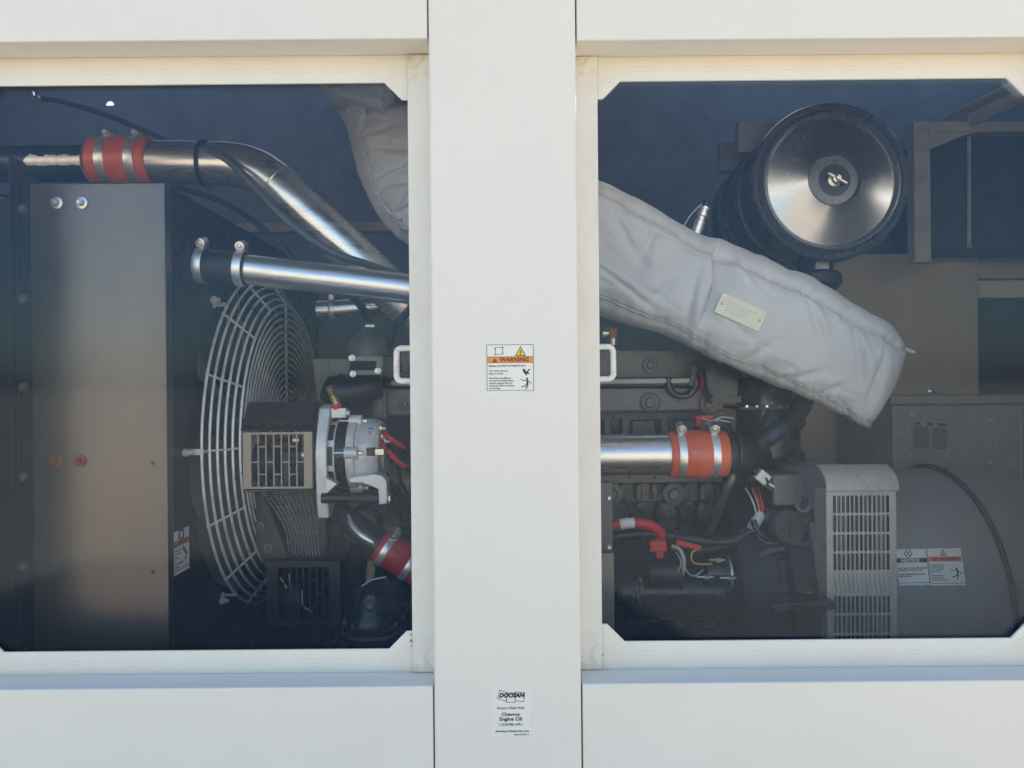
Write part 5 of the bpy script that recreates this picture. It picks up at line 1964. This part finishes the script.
bolt_sign(m, f1, u1 * 22.3, yc_ - u1 * 2.5, u1 * 19, .0007)
line2(m, f1, [(-u1 * 32, yc_ + u1 * 8), (-u1 * 16, yc_ + u1 * 8), (-u1 * 16, yc_ - u1 * 7), (-u1 * 32, yc_ - u1 * 7)], u1 * .9, .0003, inkb, closed=True)
for x, y in ((-16, 8), (-32, -7), (-32, 5), (-16, -4)):
    poly(m, f1, [(u1 * (x - 2), yc_ + u1 * (y - 1.4)), (u1 * (x + 2), yc_ + u1 * (y - 1.4)), (u1 * x, yc_ + u1 * (y + 2.2))], .0006, inkb)
hand_sign(m, f1, u1 * 34, -u1 * 10.5, u1 * 19, .0003)
falling_man(m, f1, u1 * 35.5, -u1 * 33, u1 * 24, .0003)
m.build('pictograms', inkb, w1)

# --- oil sticker
w2 = thing('oil_sticker', 'small white sticker about engine oil low on the white pillar', 'sticker')
f2 = dec_frame(510.8, 711.6, YPF)
W, H = S(40, YPF), S(48.5, YPF)
hw, hh = W / 2, H / 2
u2 = W / 100
rr = u2 * 7
outl = []
for cx0, cy0, a0 in ((hw - rr, hh - rr, 0), (-hw + rr, hh - rr, 90), (-hw + rr, -hh + rr, 180), (hw - rr, -hh + rr, 270)):
    for q in range(6):
        an = radians(a0 + 18 * q)
        outl.append((cx0 + rr * cos(an), cy0 + rr * sin(an)))
MB().prism(outl, None, f2, -.0004, 0).build('backing', decalw, w2)
m = MB()
put_text(m, f2, 'DOOSAN', u2 * 2, hh - u2 * 24, u2 * 14.5, .0007, inkb, 'CENTER', bold=u2 * .75, shear=.25, fit=u2 * 64)
put_text(m, f2, 'Factory Filled With', 0, hh - u2 * 54, u2 * 9.0, .0004, inkb, 'CENTER', bold=u2 * .10, fit=u2 * 68)
put_text(m, f2, 'Chevron', 0, hh - u2 * 71, u2 * 12.5, .0004, inkb, 'CENTER', bold=u2 * .30, fit=u2 * 46)
put_text(m, f2, 'Engine Oil', 0, hh - u2 * 82.5, u2 * 12.5, .0004, inkb, 'CENTER', bold=u2 * .30, fit=u2 * 56)
put_text(m, f2, '( 23207081-078 )', 0, hh - u2 * 95, u2 * 8.4, .0004, inkb, 'CENTER', bold=u2 * .10, fit=u2 * 58)
put_text(m, f2, 'doosanportablepower.com', u2 * 3, hh - u2 * 111, u2 * 7.4, .0004, inkb, 'CENTER', bold=u2 * .12, fit=u2 * 84)
put_text(m, f2, '466818 REV A', u2 * 26, hh - u2 * 119.5, u2 * 5.6, .0004, inkb, 'CENTER', bold=u2 * .08, fit=u2 * 38)
m.build('lettering', inkb, w2)
m = MB()
y0 = hh - u2 * 20
for pl in ([(-27, 14), (-8, 7), (-12, -14), (-33, -7)], [(-9, 6.5), (11, 6.5), (11, -17), (-11, -17)], [(12, 9), (35, 6.5), (33, -16), (11, -13)]):
    line2(m, f2, [(u2 * x, y0 + u2 * y) for x, y in pl], u2 * 1.1, .0003, inkb, closed=True)
m.build('emblem', inkb, w2)

# --- stickers on the generator barrel
yb_ = 1.5895


def barrel_frame(px, py, tilt_):
    p = P(px, py, yb_)
    dz = p.z - AX
    th_a = math.asin(max(-1, min(1, dz / .31)))
    n_ = V((0, -cos(th_a), sin(th_a)))
    u_ = V((0, sin(th_a), cos(th_a)))
    o_ = V((p.x, 1.90, AX)) + n_ * .3122
    e_ = V((1, 0, 0))
    a_ = radians(tilt_)
    return (o_, e_ * cos(a_) + u_ * sin(a_), u_ * cos(a_) - e_ * sin(a_) + e_ * .12, n_)


w3 = thing('notice_sticker', 'white NOTICE sticker with a black header on the grey generator barrel', 'sticker', 'safety stickers')
f3 = barrel_frame(919.5, 570.5, .5)
W, H = S(32, 1.59), S(36.5, 1.59)
hw, hh = W / 2, H / 2
u3 = W / 100
MB().prism([(-hw, -hh), (hw, -hh), (hw, hh), (-hw, hh)], None, f3, -.0012, 0).build('backing', decalw, w3)
m = MB()
poly(m, f3, [(-hw, hh - u3 * 43), (hw - u3 * 2, hh - u3 * 43), (hw - u3 * 2, hh - u3 * 29), (-hw, hh - u3 * 29)], .0003, inkn)
line2(m, f3, [(-hw + u3, -hh + u3 * 8), (hw - u3 * 2, -hh + u3 * 8)], u3 * 1.4, .0003, inkn)
line2(m, f3, [(hw - u3 * 2, -hh + u3 * 8), (hw - u3 * 2, hh - u3 * 3)], u3 * 1.2, .0005, inkn)
m.build('header_band', inkn, w3)
m = MB()
put_text(m, f3, 'NOTICE', -u3 * 6, hh - u3 * 41, u3 * 14, .0006, decalw, 'CENTER', bold=u3 * .5, fit=u3 * 58)
for k, (s_, wd_) in enumerate((('NOT OPERATE THIS COMPARTMENT', 92), ('UNLESS ALL DOORS ARE CLOSED.', 78), ('', 0), ('CLOSE COMPARTMENT DOORS IN', 84), ('FRONT BEFORE USE.', 40))):
    if s_:
        put_text(m, f3, s_, -hw + u3 * 3, hh - u3 * (63 + 6.3 * k), u3 * 6.0, .0004, inkb, bold=u3 * .25, fit=u3 * wd_)
put_text(m, f3, '46578 A', hw - u3 * 24, -hh + u3 * 1.6, u3 * 5, .0004, inkb, fit=u3 * 20)
m.build('lettering', inkb, w3)
m = MB()
cx_, cy_ = -u3 * 10, hh - u3 * 15
ci = [(cx_ + u3 * 11 * cos(2 * pi * k / 24), cy_ + u3 * 11 * sin(2 * pi * k / 24)) for k in range(24)]
line2(m, f3, ci, u3 * 2.2, .0003, inkb, closed=True)
line2(m, f3, [(cx_ - u3 * 7.5, cy_ - u3 * 7.5), (cx_ + u3 * 7.5, cy_ + u3 * 7.5)], u3 * 2, .0005, inkb)
line2(m, f3, [(cx_ - u3 * 7.5, cy_ + u3 * 7.5), (cx_ + u3 * 7.5, cy_ - u3 * 7.5)], u3 * 2, .0007, inkb)
m.build('pictograms', inkb, w3)

w4 = thing('warning_sticker', 'white and red WARNING sticker with a falling figure on the grey generator barrel', 'sticker', 'safety stickers')
f4 = barrel_frame(953.6, 570.2, .4)
W = S(34.5, 1.59)
hw, hh = W / 2, S(37.2, 1.59) / 2
u4 = W / 100
MB().prism([(-hw, -hh), (hw, -hh), (hw, hh), (-hw, hh)], None, f4, -.0012, 0).build('backing', decalw, w4)
m = MB()
poly(m, f4, [(-hw, hh - u4 * 38), (hw - u4 * 1, hh - u4 * 38), (hw - u4 * 3, hh - u4 * 24.5), (-hw, hh - u4 * 24.5)], .0003, inkr)
m.build('header_band', inkr, w4)
m = MB()
put_text(m, f4, 'WARNING', u4 * 12, hh - u4 * 36.4, u4 * 13, .0006, inkb, 'CENTER', bold=u4 * .3, fit=u4 * 58)
tri_warn(m, f4, -u4 * 31, hh - u4 * 31.5, u4 * 11, .0006, inkb, inkb)
for k, (s_, wd_) in enumerate((('Rotating machine parts.', 42), ('Electrical shock hazard.', 36), ('Can cause serious', 36), ('injury or death.', 27), ('', 0), ('Disconnect power', 32), ('before servicing.', 30), ('Lock out / tag out first.', 46))):
    if s_:
        put_text(m, f4, s_, -hw + u4 * 6, hh - u4 * (50 + 6.2 * k), u4 * 5.6, .0004, inkb, bold=u4 * .2, fit=u4 * wd_)
line2(m, f4, [(-hw + u4 * 4, -hh + u4 * 6), (hw - u4 * 1, -hh + u4 * 6)], u4 * 1.2, .0003, inkb)
line2(m, f4, [(-hw + u4 * 4, -hh + u4 * 6), (-hw + u4 * 3, hh - u4 * 40)], u4 * 1.0, .0005, inkb)
m.build('lettering', inkb, w4)
m = MB()
tri_warn(m, f4, -u4 * 3, hh - u4 * 12, u4 * 23, .0003)
bolt_sign(m, f4, -u4 * 3, hh - u4 * 14, u4 * 17, .0007)
falling_man(m, f4, u4 * 29, -u4 * 18, u4 * 34, .0003)
m.build('pictograms', inkb, w4)

# --- sticker on the shroud side, seen edge-on
w5 = thing('warning_sticker', 'white sticker with an orange band on the shroud side behind the steel radiator plate', 'sticker', 'safety stickers')
Ya, Yb2 = XS / ((172.2 - 512) / F), XS / ((188.2 - 512) / F)
za, zb2 = P(172, 533, Ya).z, P(172, 577, Ya).z
o = V((SHF + .0012, (Ya + Yb2) / 2, (za + zb2) / 2))
f5 = (o, V((0, 1, 0)), FZ, V((1, 0, 0)))
hw, hh = (Yb2 - Ya) / 2, (za - zb2) / 2
MB().prism([(-hw, -hh), (hw, -hh), (hw, hh), (-hw, hh)], None, f5, -.001, 0).build('backing', decalw, w5)
u5 = hh / 50
m = MB()
poly(m, f5, [(-hw * .97, hh * .26), (hw * .97, hh * .26), (hw * .97, hh * .56), (-hw * .97, hh * .56)], .0003, inkr)
m.build('header_band', inkr, w5)
m = MB()
put_text(m, f5, 'WARNING', hw * .15, hh * .33, hh * .24, .0006, inkb, 'CENTER', bold=.0003, fit=hw * 1.25)
tri_warn(m, f5, -hw * .74, hh * .41, hw * .3, .0006, inkb, inkb)
for k, wd_ in enumerate((.8, .72, .3, 0, 1.0, .5)):
    if wd_:
        put_text(m, f5, ('Rotating fan blade.', 'Can cause serious', 'injury.', '', 'Do not operate with', 'guard removed.')[k], -hw * .8, hh * (.06 - .15 * k), hh * .13, .0004, inkb, bold=.0002, fit=hw * wd_)
line2(m, f5, [(-hw * .85, -hh * .80), (hw * .9, -hh * .80)], hh * .03, .0004, inkb)
m.build('lettering', inkb, w5)
m = MB()
ci = [(hw * .28 * cos(2 * pi * k / 20), hh * .77 + hw * .28 * sin(2 * pi * k / 20)) for k in range(20)]
line2(m, f5, ci, hw * .16, .0003, inkbl, closed=True)
hand_sign(m, f5, hw * .35, hh * .02, hw * .55, .0003)
hand_sign(m, f5, hw * .62, -hh * .18, hw * .5, .0005)
hand_sign(m, f5, hw * .52, -hh * .42, hw * .35, .0005)
m.build('pictograms', inkb, w5)

# ================================================================== origins at the base
bpy.context.view_layer.update()


def recentre():
    kids = {}
    for o_ in COL.objects:
        if o_.parent:
            kids.setdefault(o_.parent.name, []).append(o_)

    def bounds(o_):
        bs = [v.co for v in o_.data.vertices] if o_.type == 'MESH' else []
        for c_ in kids.get(o_.name, []):
            bs += bounds(c_)
        return bs

    def place(o_, origin):
        if o_.type == 'MESH':
            vs_ = [v.co for v in o_.data.vertices]
        else:
            vs_ = bounds(o_)
        if not vs_:
            return
        lo = V((min(v.x for v in vs_), min(v.y for v in vs_), min(v.z for v in vs_)))
        hi = V((max(v.x for v in vs_), max(v.y for v in vs_), max(v.z for v in vs_)))
        c_ = V(((lo.x + hi.x) / 2, (lo.y + hi.y) / 2, lo.z))
        ch = kids.get(o_.name, [])
        for k_ in ch:
            place(k_, c_)
        if o_.type == 'MESH':
            o_.data.transform(Matrix.Translation(-c_))
        o_.location = c_ - origin

    for o_ in list(COL.objects):
        if o_.parent is None and o_.type in ('MESH', 'EMPTY') and o_.name != 'ground':
            place(o_, V((0, 0, 0)))


recentre()

# ================================================================== LIGHT
SUN_EL, SUN_AZ = radians(26), radians(18)
w = bpy.data.worlds.new('World')
SC.world = w
w.use_nodes = True
N, L = w.node_tree.nodes, w.node_tree.links
bgd = N['Background']
sky = N.new('ShaderNodeTexSky')
sky.sky_type = 'NISHITA'
sky.sun_disc = False
sky.sun_elevation = SUN_EL
sky.sun_rotation = SUN_AZ
sky.air_density = 1.0
sky.dust_density = 1.4
L.new(sky.outputs[0], bgd.inputs[0])
bgd.inputs[1].default_value = .088
sl = bpy.data.lights.new('sun', 'SUN')
sl.energy = 5.0
sl.angle = radians(.5)
sl.color = (1, .94, .85)
so = bpy.data.objects.new('sun', sl)
COL.objects.link(so)
dirv = V((sin(SUN_AZ) * cos(SUN_EL), cos(SUN_AZ) * cos(SUN_EL), sin(SUN_EL)))
so.rotation_euler = dirv.to_track_quat('Z', 'Y').to_euler()
so.location = (0, 0, 6)

SC.view_settings.view_transform = 'Standard'
SC.view_settings.look = 'None'
SC.view_settings.gamma = 1
SC.view_settings.exposure = 1.85
SC.render.engine = 'CYCLES'
SC.cycles.max_bounces = 10
SC.cycles.diffuse_bounces = 5
SC.cycles.transparent_max_bounces = 12
SC.cycles.use_denoising = True
